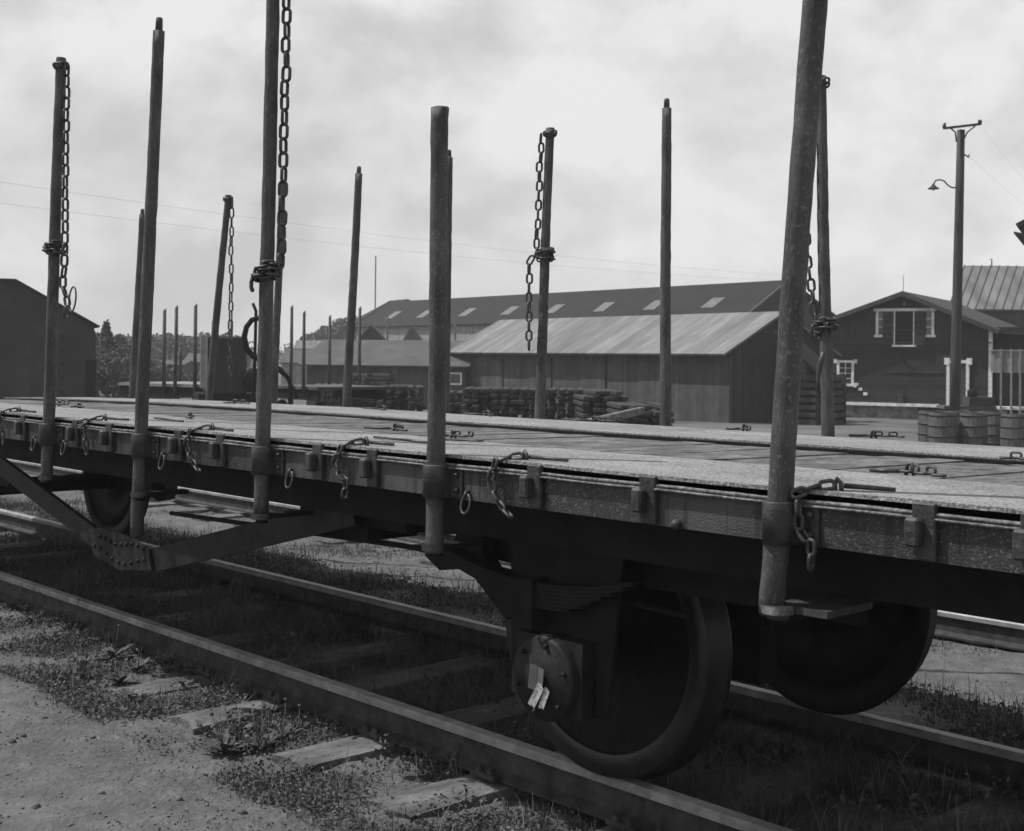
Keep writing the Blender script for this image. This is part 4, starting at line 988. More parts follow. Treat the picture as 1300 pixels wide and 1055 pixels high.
# eave of a taller building entering at the right edge
YE = 40; c = V(1289, 285, YE); Fe = Matrix.Translation((c.x, YE, gz(YE))) @ Matrix.Rotation(R(-25), 4, 'Z')
EB = empty('tall_house', Matrix.Translation((c.x+1.5, YE, gz(YE))), 'tall house outside the right edge, only the tip of its eaves showing', 'house')
zt = c.z - gz(YE)
m = MB(); slab(m, [(0, 0, zt+.02), (0, 6, zt+.02), (4, 6, zt+2.2), (4, 0, zt+2.2)], .12); m.build('roof', M_['darkroof'], EB, Fe)
m = MB(); slab(m, [(-.05, .1, zt-.2), (-.05, 5.9, zt-.2), (.9, 5.9, zt-.42), (.9, .1, zt-.42)], .05); m.build('eaves_board', M_['shutter'], EB, Fe)
m = MB(); m.box((.75, .3, 0), (4, 5.7, zt-.5)); m.build('wall', M_['housewall'], EB, Fe)

# ------------------------------------------------------------------ lamp pole
YP = 31.0; b = V(1211, 560, YP); t_ = V(1220, 165, YP); gp = gz(YP)
LP = empty('lamp_pole', Matrix.Translation((b.x, YP, gp)), 'tall dark wooden pole with crossarm and a gooseneck lamp, behind the barrels', 'lamp post')
m = MB(); m.tube([(b.x, YP, gp)] + [Vector((b.x, YP, gp)).lerp(t_, q) for q in (.3, .6, .8)] + [t_], [.13, .12, .11, .10, .09], 14); m.build('pole', M_['pole'], LP)
a1 = V(1198, 163, YP-.1); a2 = V(1245, 157.5, YP-.1); m = MB(); m.bar(a1, a2, .07, .05); ca = m.build('crossarm', M_['pole'], LP)
m = MB()
for q in (a1, a2, V(1199.5, 161, YP-.1), V(1243, 157, YP-.1)): m.tube([q, q+Vector((0, 0, .09))], .03, 8)
m.build('insulators', M_['pole'], ca)
m = MB(); m.tube([V(1214, 180, YP-.1), V(1213, 168, YP-.1), V(1207, 163, YP-.1)], .018, 6); m.tube([V(1223, 178, YP-.1), V(1228, 168, YP-.1), V(1238, 160, YP-.1)], .018, 6); m.build('arm_braces', M_['pole'], LP)
m = MB(); m.tube([V(1222, 196, YP), V(1226, 197, YP), V(1230, 200, YP), V(1230, 196, YP)], .018, 6); m.build('wire_hook', M_['pole'], LP)
m = MB(); m.tube([V(px, py, YP-.1) for px, py in ((1214, 238.5), (1208, 238), (1203, 235), (1199, 230), (1193, 228), (1188, 229), (1185.5, 233), (1185, 236))], .018, 8); la = m.build('lamp_arm', M_['pole'], LP)
c = V(1185, 236, YP-.1); m = MB(); m.lathe([(.02, .05), (.04, .02), (.06, -.01), (.13, -.06), (.13, -.075), (.03, -.06)], c, 'Z', 18); ls_ = m.build('lamp_shade', M_['pole'], LP)
m = MB(); m.lathe([(.0, -.12), (.025, -.10), (.03, -.07), (.02, -.05)], c, 'Z', 12); m.build('bulb', M_['white'], ls_)
# wires
def wire(p, q, label, r=.0028, sag=.3):
    p = Vector(p); q = Vector(q); m = MB(); m.tube([p.lerp(q, t) - Vector((0, 0, sag*4*t*(1-t))) for t in np.linspace(0, 1, 24)], r, 4)
    m.build('overhead_wire', M_['wire'], None, label=label, cat='wire', group='overhead wires')
wire(V(-60, 222, 30), V(1010, 350, 60), 'upper of the two faint wires crossing the sky behind the stakes')
wire(V(-60, 250, 30), V(1010, 357, 60), 'lower of the two faint wires crossing the sky behind the stakes')
wire(a2, V(1420, 330, 26), 'upper wire running from the lamp pole crossarm to the right'); wire(V(1230, 198, YP), V(1420, 350, 26), 'lower wire running from the lamp pole hook to the right', sag=.1)

# ------------------------------------------------------------------ barrels
def barrel_parts(o_root, F, h, r, lid=True):
    m = MB(); n = 20; prof = [(r*.86, 0), (r*.95, h*.15), (r, h*.35), (r*1.0, h*.6), (r*.97, h*.85), (r*.93, h)]
    vs = []
    for k in range(n):
        a0 = 2*math.pi*k/n; a1 = 2*math.pi*(k+.97)/n; b = len(m.v); j = random.uniform(-.006, .006); top = random.uniform(-.012, .012)
        row = []
        for i, (rr, z) in enumerate(prof):
            zz = z + (top if i == len(prof)-1 else 0)
            for a in (a0, a1): row.append(((rr+j)*math.cos(a), (rr+j)*math.sin(a), zz))
            for a in (a0, a1): row.append(((rr+j-.02)*math.cos(a), (rr+j-.02)*math.sin(a), zz))
        fs = []
        for i in range(len(prof)-1):
            q = i*4; fs += [[q, q+1, q+5, q+4], [q+3, q+2, q+6, q+7], [q+1, q+3, q+7, q+5], [q+2, q, q+4, q+6]]
        q = (len(prof)-1)*4; fs += [[q, q+1, q+3, q+2]]
        m.add(row, fs, False)
    out_ = [m.build('staves', M_['barrel'], o_root, F)]
    m = MB(); m.lathe([(.0, h-.06), (r*.9, h-.06)], (0, 0, 0), 'Z', 24); m.lathe([(0, .02), (r*.84, .02)], (0, 0, 0), 'Z', 24); out_.append(m.build('lid', M_['barrel'], o_root, F))
    for z in (.2, .42, .68, .93):
        rr = np.interp(z*h, [p[1] for p in prof], [p[0] for p in prof])+.009
        m = MB(); m.lathe([(rr-.005, z*h-.018), (rr+.003, z*h-.018), (rr+.003, z*h+.018), (rr-.005, z*h+.018), (rr-.005, z*h-.018)], (0, 0, 0), 'Z', 28); out_.append(m.build('hoop', M_['hoop'], o_root, F))
    return out_
bl = [(1196, 28.0, 'barrel at the left of the front row, before the lamp pole'), (1235.5, 28.0, 'upright wooden barrel just right of the lamp pole'),
      (1288, 27.6, 'wooden barrel at the right edge of the picture'), (1182, 29.2, 'wooden barrel half hidden at the far left of the row'),
      (1262, 29.3, 'barrel in the back row showing between two front barrels'), (1212, 29.4, 'barrel in the back row at the foot of the lamp pole'), (1318, 28.5, 'barrel just beyond the right edge of the picture')]
bparts = None; broot = None
for i, (px, Y, lab) in enumerate(bl):
    a = V(px, 560, Y); Fb = Matrix.Translation((a.x, Y, gz(Y)+.03))
    if i == 0:
        broot = empty('barrel', Fb, lab, 'barrel', 'wooden barrels by the lamp pole'); bparts = barrel_parts(broot, Fb, .88, .29)
    else: copy_tree(broot, Fb @ Matrix.Rotation(random.uniform(0, 6), 4, 'Z'), lab, children=bparts)
# handcart behind barrels
YC = 44; a = V(1222, 523, YC); Fc = Matrix.Translation((a.x, YC, gz(YC)))
ct = empty('hand_cart', Fc, 'low dark cart with boxes behind the barrels, before the house door', 'cart'); zc0 = V(1222, 515, YC).z-gz(YC)
m = MB(); m.box((-.75, -.4, zc0-.1), (1.0, .4, zc0)); m.build('platform', M_['crate'], ct, Fc)
m = MB(); m.box((.1, -.35, zc0+.002), (.95, .35, zc0+.3)); m.build('side_box', M_['shutter'], ct, Fc)
for xx in (-.55, .75):
    m = MB(); m.lathe([(0, -.03), (.22, -.03), (.24, -.03), (.24, .03), (0, .03)], (xx, -.44, .24), 'Y', 20); m.build('wheel', M_['black'], ct, Fc)
m = MB(); m.lathe([(.0, 0), (.16, 0), (.17, .2), (.1, .26), (0, .26)], (.32, 0, zc0+.302), 'Z', 14); m.build('sack', M_['black'], None, Fc, label='dark round bundle on the cart in front of the house', cat='bundle')

# ------------------------------------------------------------------ sleeper stacks
SLK = []
for i in range(3):
    m = MB(); m.box((-.1, -1.2, 0), (.1, 1.2, .118), bev=.02)
    for k in range(5): pass
    SLK.append(m)
protoK = []
nst = 0
def put_sleeper(W, lab, grp):
    global nst
    k = nst % 3
    if len(protoK) < 3:
        o = SLK[k].build('stacked_sleeper', M_['endgrain'], None, W @ Matrix.Translation((0, 0, 0)), label=lab, cat='sleeper', group=grp); o.matrix_world = W; protoK.append(o)
    else:
        o = copy_tree(protoK[k], W, lab, grp); setp(o, lab, 'sleeper', grp)
    nst += 1
def stack(px, Y, ncol, nlay, rot, lab, grp, dome=0, pitch=.27):
    c = V(px, 530, Y); base = Matrix.Translation((c.x, Y, gz(Y)+.03)) @ Matrix.Rotation(R(rot), 4, 'Z')
    for i in range(ncol):
        nl = nlay - (int(abs(i-(ncol-1)/2)*dome)) - (random.random() < .12)
        for j in range(nl):
            W = base @ Matrix.Translation(((i-(ncol-1)/2)*pitch + random.uniform(-.03, .03), random.uniform(-.2, .2), .155*j)) @ Matrix.Rotation(random.uniform(-.035, .035), 4, 'Z')
            put_sleeper(W, f'sleeper, {ORD[i]} column from the left, {ORD[j]} layer up, {lab}', grp)
stack(666, 38, 13, 8, -3, 'long end-on row', 'sleepers in the long middle row')
stack(762, 36, 5, 8, 4, 'rounded stack', 'sleepers in the rounded stack', dome=.6)
stack(811, 33, 5, 6, 5, 'low rightmost stack', 'sleepers in the low right stack')
stack(503, 43, 3, 8, -6, 'stack by crossed pile', 'sleepers in the small left stack')
stack(527, 42, 2, 8, 5, 'two-column left stack', 'sleepers in the two-column stack')
stack(578, 41, 2, 7, 0, 'stack by middle stake', 'sleepers beside the middle stake')
stack(424, 45, 5, 8, 8, 'leftmost stack', 'sleepers in the left stack')
c = V(470, 520, 44); base = Matrix.Translation((c.x, 44, gz(44)+.03)) @ Matrix.Rotation(R(30), 4, 'Z') @ Matrix.Scale(.55, 4, (0, 1, 0))
base = Matrix.Translation((c.x, 44.6, gz(44)+.03)) @ Matrix.Rotation(R(35), 4, 'Z')
for j in range(11):
    for k in (-1, 1):
        W = base @ Matrix.Rotation(math.pi/2*(j % 2), 4, 'Z') @ Matrix.Translation((k*.42, 0, .145*j)) @ Matrix.Scale(.5, 4, (0, 1, 0)); put_sleeper(W, f'{"left" if k < 0 else "right"} short sleeper of the {ORD[j]} layer up in the tall crossed pile', 'sleepers in the tall crossed pile')
# long beam lying askew
a = V(815, 521, 30); b2 = V(733, 540, 27); m = MB(); m.bar(a, b2, .16, .16, bev=.01)
m.build('timber_beam', M_['sleeper'], None, label='long squared beam lying aslant before the right sleeper stack', cat='beam')
m = MB(); a = V(735, 541, 28); b3 = V(580, 536, 33); m.bar(a, b3, .08, .1); m.build('loose_rail', M_['sleeper'], None, label='long straight bar lying before the long sleeper row', cat='beam')

# ------------------------------------------------------------------ distant wagons on another track
YW = 34.0
def far_wagon(px0, px1, Y, pyd, label, stakes, deckm='deckedge'):
    A = V(px0, 500, Y); B = V(px1, 500, Y-2); g = gz(Y); A.z = B.z = g; F = frame(A, B); Lw = (B-A).length; zd = V((px0+px1)/2, pyd, Y-1).z-g
    rt = empty('distant_stake_wagon', F, label, 'railway wagon')
    m = MB(); m.box((0, 0, zd-.08), (Lw, 2.4, zd)); m.build('deck', M_[deckm], rt, F)
    m = MB(); m.box((0, .05, zd-.36), (Lw, .12, zd-.081)); m.box((0, 2.2, zd-.36), (Lw, 2.3, zd-.081)); m.build('frame', M_['black'], rt, F)
    for q in (.12, .88):
        m = MB(); m.lathe([(0, -.04), (.4, -.04), (.43, .04), (0, .04)], (Lw*q, .3, .43), 'Y', 24); m.build('wheel', M_['black'], rt, F)
    for px, pyt, k in stakes:
        y0 = -.06 if k else 2.45; Yt = (F @ Vector((0, y0, 0))).y
        p = V(px, pyt, Yt - (px-px0)/(px1-px0)*2); q = F.inverted() @ p
        m = MB(); pts = [Vector((q.x+random.uniform(-.06, .02), y0, zd-.3)), Vector((q.x, y0, zd+.8)), Vector((q.x, y0, q.z))]; m.tube(pts, [.05, .048, .04], 8)
        o = m.build('distant_stake', M_['stake'], None, F, label=ORD[[q_[0] for q_ in stakes].index(px)] + ' from the left of the thin distant stakes ' + ('left of the dark box wagon' if px < 257 else 'right of the chain-wound near stake'), cat='stake', group='distant stakes ' + ('left' if px < 257 else 'right'))
        if random.random() < .75:
            zz = q.z; pth = [Vector((q.x+.07, y0-.03, zz-.02-.12*i)) for i in range(9)]
            m = MB()
            for i, p_ in enumerate(pth): link_mb(m, p_, Vector((0, 0, 1)), Vector((1, 0, 0)) if i % 2 else Vector((0, 1, 0)), .14, .07, .012, 5, 8)
            m.build('chain', M_['chain'], o, F)
far_wagon(150, 268, 36, 487, 'distant flat wagon with stakes, left of the dark box wagon', [(194, 440, 0), (210, 394, 1), (225, 390, 1), (236.5, 406, 0), (249, 388, 1)])
far_wagon(338, 402, 37, 490, 'distant flat wagon partly hidden behind sleeper stacks', [(359, 400, 0), (372, 390, 1), (387.5, 397, 1), (397, 389, 0)], 'sleeper' if False else 'crate')
m = MB(); a = V(294, 407, 40); m.tube([(a.x, a.y, gz(40)), a], .05, 8); m.build('distant_stake', M_['stake'], None, label='distant stake showing above the dark box wagon', cat='stake')
# dark box body on the wagon between
YT = 32.0; A = V(257, 500, YT); B = V(322, 500, YT+.35); g = gz(YT); A.z = B.z = g; F = frame(A, B); Lb = (B-A).length
z1 = V(290, 427, YT).z-g; z0_ = V(290, 506, YT).z-g
TW = empty('box_wagon', F, 'dark square-bodied wagon with pale left edge behind the leaning far stake', 'railway wagon')
m = MB(); m.box((.12, 0, z0_+.1), (Lb*.86, 2.2, z1), bev=.04); m.build('body', M_['darkshed'], TW, F)
m = MB(); m.box((-.05, .02, z0_+.25), (.118, .2, z1+.02)); m.build('end_post', M_['pale'], TW, F)
m = MB()
for k in (.3, .62): m.box((Lb*k, -.03, z0_+.12), (Lb*k+.06, -.001, z1-.05))
m.build('stiffeners', M_['darkshed'], TW, F)
m = MB(); m.box((-.1, .1, z0_-.25), (Lb+.6, 2.1, z0_+.099)); m.build('frame', M_['black'], TW, F)
for q in (.2, .9, 1.25):
    m = MB(); m.lathe([(0, -.05), (.36, -.05), (.42, .0), (.42, .05), (0, .05)], (Lb*q, -.05, .42), 'Y', 24); m.build('wheel', M_['black'], TW, F)
m = MB(); m.lathe([(0, 0), (.28, 0), (.3, .04), (.3, .5), (0, .5)], (Lb*1.0, -.3, z0_+.45), 'Y', 24); m.build('buffer_drum', M_['black'], TW, F)
# thick curved iron bar (crane hook) seen round the third near stake
cv = [(329, 404), (320, 406), (313, 415), (310, 428), (313, 442), (321, 452), (332, 458), (345, 463), (356, 470), (364, 478), (369, 488)]
m = MB(); m.tube([V(px, py, 24 + .0*i) for i, (px, py) in enumerate(cv)], [.05]*3+[.055]*6+[.04, .03], 10)
m.tube([V(369, 488, 24), V(369, 520, 24), Vector((V(369, 520, 24).x, 24, gz(24)))], .05, 8)
m.build('crane_hook', M_['black'], None, label='thick curved dark iron bar looping behind the third near stake', cat='iron bar')
m = MB(); a = V(322, 500, 24.2); m.tube([(a.x, a.y, gz(24)), V(322, 492, 24.2), V(324, 440, 24.2), V(325, 395, 24.2), V(321, 385, 24.2)], .03, 8)
m.build('iron_rod', M_['black'], None, label='thin dark rod behind the third near stake beside the curved iron bar', cat='rod')

# ------------------------------------------------------------------ vegetation
def leaves(centres, radii, n_each, size, seed=1, flat=.0):
    g = np.random.default_rng(seed); vs = []; 
    for (cx, cy, cz), (rx, ry, rz), n in zip(centres, radii, n_each):
        d = g.normal(size=(n, 3)); d /= np.linalg.norm(d, axis=1)[:, None]; rad = g.uniform(.35, 1.0, n)**.6
        # lumpy
        lump = 1 + .22*np.sin(d[:, 0]*5+cx)*np.sin(d[:, 2]*6+cy)
        p = d*rad[:, None]*lump[:, None]*np.array([rx, ry, rz]) + np.array([cx, cy, cz])
        a = g.normal(size=(n, 3)); a /= np.linalg.norm(a, axis=1)[:, None]; b = np.cross(a, g.normal(size=(n, 3))); b /= np.linalg.norm(b, axis=1)[:, None]
        s_ = g.uniform(.6, 1.3, n)[:, None]*size
        vs.append(np.stack([p - a*s_, p + b*s_*.6, p + a*s_, p - b*s_*.6], 1))
    v = np.concatenate(vs).reshape(-1, 3); f = np.arange(len(v)).reshape(-1, 4); return v, f
# far wood
cs = []; rs = []; ns = []
for i in range(70):
    px = 118 + i*2.6 + random.uniform(-2, 2); Y = random.uniform(130, 165); top = 431 + random.uniform(-4, 5)
    p = V(px, top, Y); g = gz(Y); h = p.z-g; cs.append((p.x, Y, g+h*.55)); rs.append((random.uniform(1.2, 2.4), 2, h*.5)); ns.append(420)
for i in range(36):
    px = 392 + i*1.9; Y = random.uniform(135, 150); top = np.interp(px, [392, 410, 425, 440, 462], [430, 422, 412, 407, 405]) + random.uniform(-2, 3)
    p = V(px, top, Y); g = gz(Y); h = p.z-g; cs.append((p.x, Y, g+h*.6)); rs.append((random.uniform(1.3, 2.4), 2, h*.42)); ns.append(420)
for i in range(90):
    px = -200 + i*22 + random.uniform(-6, 6); Y = random.uniform(180, 230); p = V(px, 436, Y); g = gz(Y); h = p.z-g; cs.append((p.x, Y, g+h*.5)); rs.append((3.5, 2, h*.55)); ns.append(200)
v, f = leaves(cs, rs, ns, .32, 3); bigmesh('woodland', v, f, M_['farleaf'], kind='stuff', label='far wooded skyline behind the yard', cat='trees')
# single trees
def tree(px, pyt, Y, rx, label, conic=False, n=2600, size=.13):
    p = V(px, pyt, Y); g = gz(Y); h = p.z-g; root = empty('tree', Matrix.Translation((p.x, Y, g)), label, 'tree', 'trees behind the engine shed')
    m = MB(); m.tube([(p.x, Y, g), (p.x+.03, Y, g+h*.5), (p.x, Y, g+h*.95)], [.12, .08, .02], 8)
    for k in range(7):
        a = random.uniform(0, 6.28); z = g+h*random.uniform(.3, .8); m.tube([(p.x, Y, z), (p.x+math.cos(a)*rx*.7, Y+math.sin(a)*rx*.7, z+.4)], [.04, .01], 5)
    m.build('trunk', M_['bark'], root)
    cc = []; rr = []; nn = []
    for k in range(12):
        q = k/11; w_ = rx*((1-q)*.9+.12) if conic else rx*math.sin(math.pi*(.2+.7*q))
        cc.append((p.x+random.uniform(-.3, .3)*w_, Y+random.uniform(-.3, .3)*w_, g+h*(.25+.72*q))); rr.append((w_, w_, h*.1)); nn.append(n//12)
    v, f = leaves(cc, rr, nn, size, int(px)); o = bigmesh('crown', v - np.array([p.x, Y, g]), f, M_['leaf']); o.parent = root
tree(136, 413, 75, 1.25, 'feathery dark tree rising behind the right corner of the dark shed', True)
tree(152, 430, 78, 1.3, 'bushy tree just right of the feathery tree'); tree(124, 428, 76, 1.0, 'low tree touching the edge of the dark shed')
for i, (px, py, Y, rx, lab) in enumerate(((138, 445, 58, .95, 'tall pale shrub next to the dark shed wall'), (156, 452, 57, .9, 'pale shrub in the middle of the thicket'), (172, 448, 60, 1.0, 'shrub just left of the second near stake'),
        (186, 455, 58, .9, 'shrub hidden mostly by the second near stake'), (203, 458, 62, 1.0, 'shrub right of the second near stake'), (222, 466, 66, 1.2, 'low shrub behind the distant wagon stakes'),
        (245, 468, 68, 1.2, 'low shrub left of the dark box wagon'))):
    p = V(px, py, Y); g = gz(Y); h = p.z-g; root = empty('shrub', Matrix.Translation((p.x, Y, g)), lab, 'shrub', 'shrubs between the dark shed and the distant wagon')
    m = MB(); m.tube([(p.x, Y, g), (p.x, Y, g+h*.6)], [.05, .02], 6); m.build('stem', M_['bark'], root)
    cc = [(p.x+random.uniform(-.4, .4), Y, g+h*random.uniform(.3, .75)) for _ in range(7)]; v, f = leaves(cc, [(rx*.6, rx*.6, h*.28)]*7, [450]*7, .075, 40+i)
    o = bigmesh('foliage', v - np.array([p.x, Y, g]), f, M_['grass']); o.parent = root

# grass and weeds
def blades(n, sampler, h0, h1, wd, seed, lean=.5):
    g = np.random.default_rng(seed); D, Tt = sampler(g, n); n = len(D)
    X = -.6788*Tt + .7343*D; Y = .7343*Tt + .6788*D; Z = zf(X, Y)
    a = g.uniform(0, 2*np.pi, n); h = g.uniform(h0, h1, n)*g.uniform(.5, 1.0, n); ln = g.uniform(.1, lean, n)*h; b = g.uniform(0, 2*np.pi, n); w_ = wd*g.uniform(.6, 1.4, n)
    p = np.stack([X, Y, Z], 1); s_ = np.stack([np.cos(a)*w_, np.sin(a)*w_, 0*a], 1)
    mid = p + np.stack([np.cos(b)*ln*.35, np.sin(b)*ln*.35, h*.6], 1); tip = p + np.stack([np.cos(b)*ln, np.sin(b)*ln, h], 1)
    v = np.stack([p-s_, p+s_, mid+s_*.7, mid-s_*.7, tip], 1).reshape(-1, 3)
    i = np.arange(n)*5; q = np.stack([i, i+1, i+2, i+3], 1); t3 = np.stack([i+3, i+2, i+4, i+4], 1)
    return v, q, np.stack([i+3, i+2, i+4], 1)
def put_blades(name, v, q, t3, m, lab):
    me = bpy.data.meshes.new(name); nf = len(q)+len(t3)
    me.vertices.add(len(v)); me.vertices.foreach_set('co', v.astype(np.float32).ravel())
    idx = np.concatenate([q.ravel(), t3.ravel()]).astype(np.int32); me.loops.add(len(idx)); me.loops.foreach_set('vertex_index', idx); me.polygons.add(nf)
    tot = np.concatenate([np.full(len(q), 4), np.full(len(t3), 3)]).astype(np.int32); me.polygons.foreach_set('loop_start', np.concatenate([[0], np.cumsum(tot)[:-1]]).astype(np.int32)); me.polygons.foreach_set('loop_total', tot)
    me.materials.append(m); me.update(); me.validate()
    o = bpy.data.objects.new(name, me); col.objects.link(o); return setp(o, lab, 'grass', kind='stuff')
def patch(d0, d1, t0, t1, freq=2.0, thr=0.0, ph=0.0):
    def s_(g, n):
        D = g.uniform(d0, d1, n); T = g.uniform(t0, t1, n)
        k = np.sin(D*freq*2.3+ph)*np.sin(T*freq+ph*2) + .6*np.sin(T*freq*2.7+D*3+ph) + g.normal(0, .35, n)
        near = np.min(np.abs(T[:, None] - np.array(sl_t)[None]), axis=1) < .135
        ok = (k > thr) & ~(near & (D > 3.0) & (D < 3.75) & ((np.abs(T-5.7) < .14) | (g.random(n) < .75))); return D[ok], T[ok]
    return s_
v1 = blades(60000, patch(3.82, 5.15, 1.2, 17, 2.2, -.2, .3), .04, .17, .002, 11, .9); put_blades('grass', *v1, M_['grass'], 'shaded grass growing between the rails under the wagon')
v1 = blades(36000, patch(5.3, 6.35, .6, 17, 1.7, -.35, 1.1), .04, .15, .002, 12, .9); put_blades('grass', *v1, M_['grass'], 'grass strip along the far rail')
v1 = blades(22000, patch(6.1, 7.7, .6, 22, 1.3, .6, 2.1), .03, .12, .002, 13); put_blades('grass', *v1, M_['grass'], 'sparse grass in the strip between the two tracks')
v1 = blades(24000, patch(2.75, 3.66, 2.5, 13, 2.9, .1, .7), .02, .09, .0014, 14, 1.0); put_blades('grass', *v1, M_['grass'], 'weedy grass on the near side of the near rail')
v1 = blades(9000, patch(8.0, 14, .6, 30, 1.0, .8, .9), .03, .15, .003, 15); put_blades('grass', *v1, M_['grass'], 'thin grass around the second track')
def clutter(n, sampler, size, hgt, seed, name, mt, lab):
    g = np.random.default_rng(seed); D, T = sampler(g, n); n = len(D); X = -.6788*T + .7343*D; Y = .7343*T + .6788*D
    Z = zf(X, Y) + g.uniform(.0, 1, n)**1.6*hgt*(.6+.5*np.sin(D*9+T*4)*np.sin(T*7)) + .004
    p = np.stack([X, Y, Z], 1); a = g.normal(size=(n, 3)); a[:, 2] *= .6; a /= np.linalg.norm(a, axis=1)[:, None]; b = np.cross(a, g.normal(size=(n, 3))); b /= np.linalg.norm(b, axis=1)[:, None]
    s_ = g.uniform(.5, 1.5, n)[:, None]*size; v = np.stack([p-a*s_, p+b*s_*.5, p+a*s_, p-b*s_*.5], 1).reshape(-1, 3)
    bigmesh(name, v, np.arange(len(v)).reshape(-1, 4), M_[mt], kind='stuff', label=lab, cat='plants')
clutter(90000, patch(2.8, 3.68, 2.5, 14, 2.9, .0, .7), .009, .055, 31, 'weeds', 'leafy', 'small-leaved weeds creeping between the near sleeper ends')
clutter(80000, patch(3.8, 5.15, 1.2, 17, 2.2, -.3, .3), .012, .11, 32, 'weeds', 'leafy', 'low leafy weeds in the shade between the rails')
clutter(90000, patch(5.3, 6.5, .6, 20, 1.7, -.3, 1.1), .013, .10, 33, 'weeds', 'leafy', 'leafy weeds beyond the far rail')
clutter(24000, patch(6.3, 7.7, .6, 22, 1.3, .5, 2.1), .010, .04, 34, 'weeds', 'leafy', 'scattered weeds between the two tracks')
clutter(9000, patch(1.6, 3.0, 3, 10, 2.0, .9, 2.7), .007, .012, 35, 'litter', 'leafy', 'dry leaf litter scattered on the bare dirt')
v1 = blades(5200, patch(3.85, 5.1, 1.2, 14, 2.2, -.2, .3), .14, .30, .003, 51, .8); put_blades('grass', *v1, M_['grass'], 'taller grass stems between the rails')
v1 = blades(5200, patch(5.35, 6.5, .6, 16, 1.7, -.2, 1.1), .12, .26, .003, 52, .8); put_blades('grass', *v1, M_['grass'], 'taller stems beyond the far rail')
v1 = blades(2600, patch(2.85, 3.66, 2.5, 12, 2.9, .2, .7), .08, .2, .0022, 53, .9); put_blades('grass', *v1, M_['straw'], 'pale dry stems among the near weeds')
clutter(30000, patch(2.8, 3.68, 2.5, 14, 3.7, .35, 1.7), .012, .12, 36, 'weeds', 'leafy', 'taller weed clumps beside the near rail')
clutter(16000, patch(3.9, 5.1, 1.2, 15, 3.3, .3, .3), .016, .2, 37, 'weeds', 'leafy', 'taller leafy clumps between the rails')
clutter(2600, patch(2.6, 3.68, 2.5, 14, 2.9, -.1, .7), .008, .07, 38, 'weeds', 'straw', 'pale flecks of dry leaves among the near weeds')
clutter(2500, patch(3.8, 7.6, 1, 14, 2.2, -.3, .3), .007, .12, 39, 'weeds', 'straw', 'pale seed heads scattered in the track grass')
# stones
g = np.random.default_rng(5); n = 12000
D = np.concatenate([g.uniform(1.8, 3.6, n//2), g.uniform(5.5, 9.5, n//2)]); T = g.uniform(1, 14, n)
cub = np.array([[-1,-1,-1],[1,-1,-1],[1,1,-1],[-1,1,-1],[-.7,-.7,1],[.7,-.7,1],[.7,.7,1],[-.7,.7,1]], float); cf = np.array([[0,3,2,1],[4,5,6,7],[0,1,5,4],[1,2,6,5],[2,3,7,6],[3,0,4,7]])
X = -.6788*T + .7343*D; Y = .7343*T + .6788*D; s_ = g.uniform(.002, .007, n)*np.where(g.random(n) < .05, 2.2, 1); an = g.uniform(0, 6.28, n)
P = (cub[None]*s_[:, None, None])*g.uniform(.6, 1.3, (n, 8, 3)); P[:, :, 2] *= .6
Q = np.stack([P[:, :, 0]*np.cos(an)[:, None]-P[:, :, 1]*np.sin(an)[:, None]+X[:, None], P[:, :, 0]*np.sin(an)[:, None]+P[:, :, 1]*np.cos(an)[:, None]+Y[:, None], P[:, :, 2]+zf(X, Y)[:, None]+s_[:, None]*.2], -1)
bigmesh('gravel', Q.reshape(-1, 3), (cf[None]+8*np.arange(n)[:, None, None]).reshape(-1, 4), M_['stones'], kind='stuff', label='small stones scattered over the dirt by the tracks', cat='gravel')
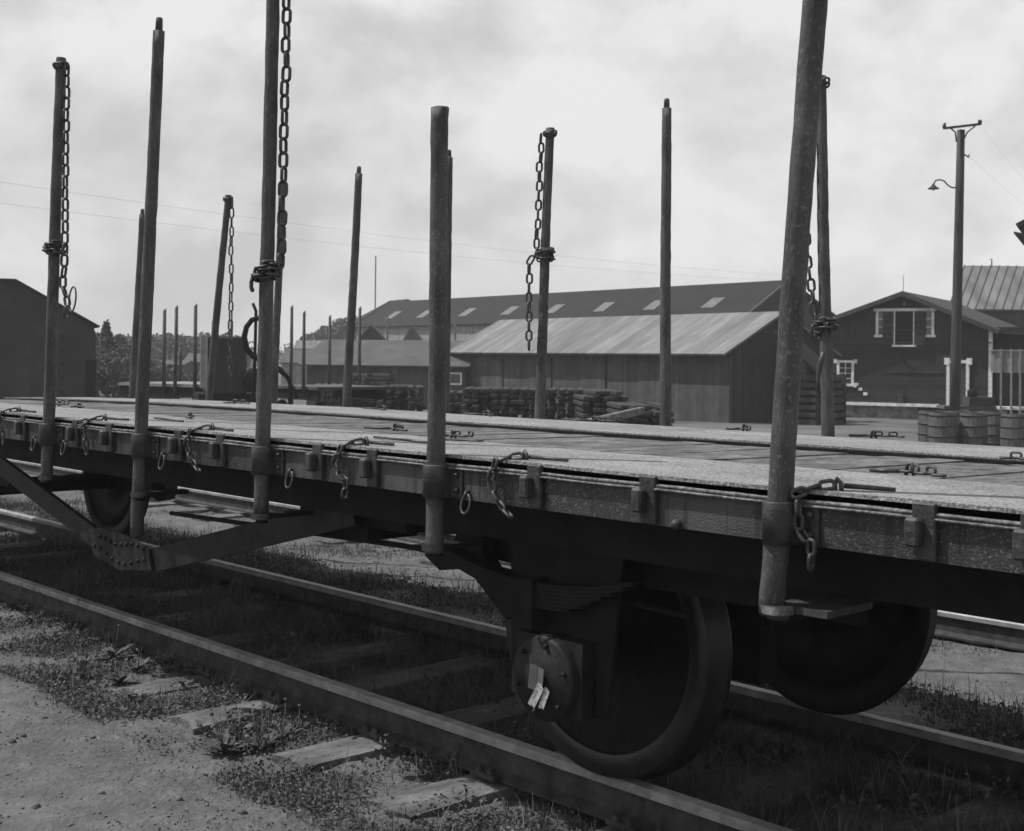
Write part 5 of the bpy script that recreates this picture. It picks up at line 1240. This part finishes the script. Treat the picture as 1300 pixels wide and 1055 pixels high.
# broad leaved weeds
EXW = ['ragged weed below the second sleeper end from the left', 'tall ragged weed at the upper end of the weed clump', 'ragged weed in the middle of the clump by the near rail', 'ragged weed touching the foot of the near rail',
       'ragged weed just above the clean pale sleeper end', 'ragged weed on bare dirt under the pale sleeper end', 'ragged weed beside the largest rosette at the bottom', 'small ragged weed at the dirt edge on the left',
       'ragged weed pressed against the near rail', 'ragged weed right of the largest rosette', 'ragged weed between the pale sleeper end and the largest rosette', 'ragged weed at the far left under the near rail']
def weed(px, py, s, lab, nl=9, flower=0):
    nl = int(nl*1.6)
    u, v = px-650, 453-py; k = -(v+.01*u)/1655.0; Y = (CAMZ+.17)/k; X = (u-.01*v)/1655*Y; z = float(zf(np.array(X), np.array(Y)))
    root = empty('weed_plant', Matrix.Translation((X, Y, z)), lab, 'weed', 'broad-leaved weeds beside the near rail'); m = MB()
    for i in range(nl):
        a = 2*math.pi*i/nl + random.uniform(-.3, .3); L_ = s*random.uniform(.6, 1.1); el = random.uniform(.5, 1.35); w_ = L_*random.uniform(.07, .13)
        dr_ = Vector((math.cos(a), math.sin(a), 0)); sd_ = Vector((-math.sin(a), math.cos(a), 0)); vs = []; K = 7
        for q in range(K):
            f_ = q/(K-1); c = Vector((X, Y, z)) + dr_*L_*math.sin(f_*1.3)/1.0*math.cos(el*.6) + Vector((0, 0, L_*(math.sin(el)*f_ - .45*f_*f_)))
            ww = w_*math.sin(math.pi*min(.97, .08+.9*f_))*(1 + .35*(q % 2))
            vs += [c - sd_*ww + Vector((0, 0, .12*ww)), c, c + sd_*ww + Vector((0, 0, .12*ww))]
        fs = []
        for q in range(K-1): b = 3*q; fs += [[b, b+1, b+4, b+3], [b+1, b+2, b+5, b+4]]
        m.add(vs, fs)
    m.build('leaves', M_['weed'], root)
    if flower:
        m = MB()
        for i in range(flower):
            a = random.uniform(0, 6.28); hx_ = s*random.uniform(.2, .6); top = Vector((X+math.cos(a)*hx_, Y+math.sin(a)*hx_, z+s*random.uniform(.9, 1.5)))
            m.tube([(X, Y, z), (X+math.cos(a)*hx_*.5, Y+math.sin(a)*hx_*.5, z+s*.6), top], .002, 5)
        m.build('stalks', M_['weed'], root)
        m = MB(); m.lathe([(0, -.009), (.007, -.005), (.010, 0), (.007, .005), (0, .009)], top, 'Z', 8); m.build('seed_head', M_['weed'], root)
for a in [(285, 948, .15, 'largest leafy weed rosette at the bottom, left of the bottom sleeper', 12, 3), (210, 843, .13, 'dark leafy weed in the middle clump against the rail', 11, 2), (185, 815, .13, 'upright weed leaning on the near rail', 9, 2),
          (100, 842, .12, 'pale spiky weed left of the buried sleeper end', 8, 0), (152, 868, .12, 'dark weed clump left of the pale sleeper end', 11, 1), (88, 800, .12, 'weed at the sleeper end near the left edge', 9, 2),
          (345, 905, .10, 'small weed right of the pale sleeper end', 8, 2), (380, 925, .09, 'low weed between the pale sleeper end and the bottom sleeper', 8, 1), (300, 905, .08, 'tiny weed at the corner of the pale sleeper', 7, 1),
          (160, 885, .09, 'small weed at the edge of the bare dirt', 8, 0), (40, 790, .12, 'leafy weed by the left picture edge', 9, 1), (235, 870, .08, 'small weed between two sleeper ends', 8, 0), (125, 815, .1, 'weed just below the near rail at left', 9, 1)]:
    weed(a[0], a[1], a[2]*1.1, *a[3:])
for i, (px, py, sz_) in enumerate(((60, 815, .13), (145, 835, .16), (175, 850, .12), (225, 825, .15), (250, 855, .13), (262, 925, .12), (330, 945, .13), (110, 860, .1), (195, 795, .16), (360, 935, .12), (300, 930, .12), (20, 770, .14))):
    weed(px, py, sz_, EXW[i], random.randint(7, 12), random.randint(0, 3))

# ------------------------------------------------------------------ air
hm = bpy.data.materials.new('haze_air'); hm.use_nodes = True; T = hm.node_tree; T.nodes.clear()
ho_ = T.nodes.new('ShaderNodeOutputMaterial'); pv = T.nodes.new('ShaderNodeVolumePrincipled'); pv.inputs['Density'].default_value = .0009; pv.inputs['Color'].default_value = (.95, .95, .95, 1)
T.links.new(pv.outputs[0], ho_.inputs['Volume'])
mb = MB(); mb.box((-905, -65, -4), (905, 1405, 22)); mb.build('haze', hm, kind='stuff', label='thin haze over the railway yard', cat='haze')
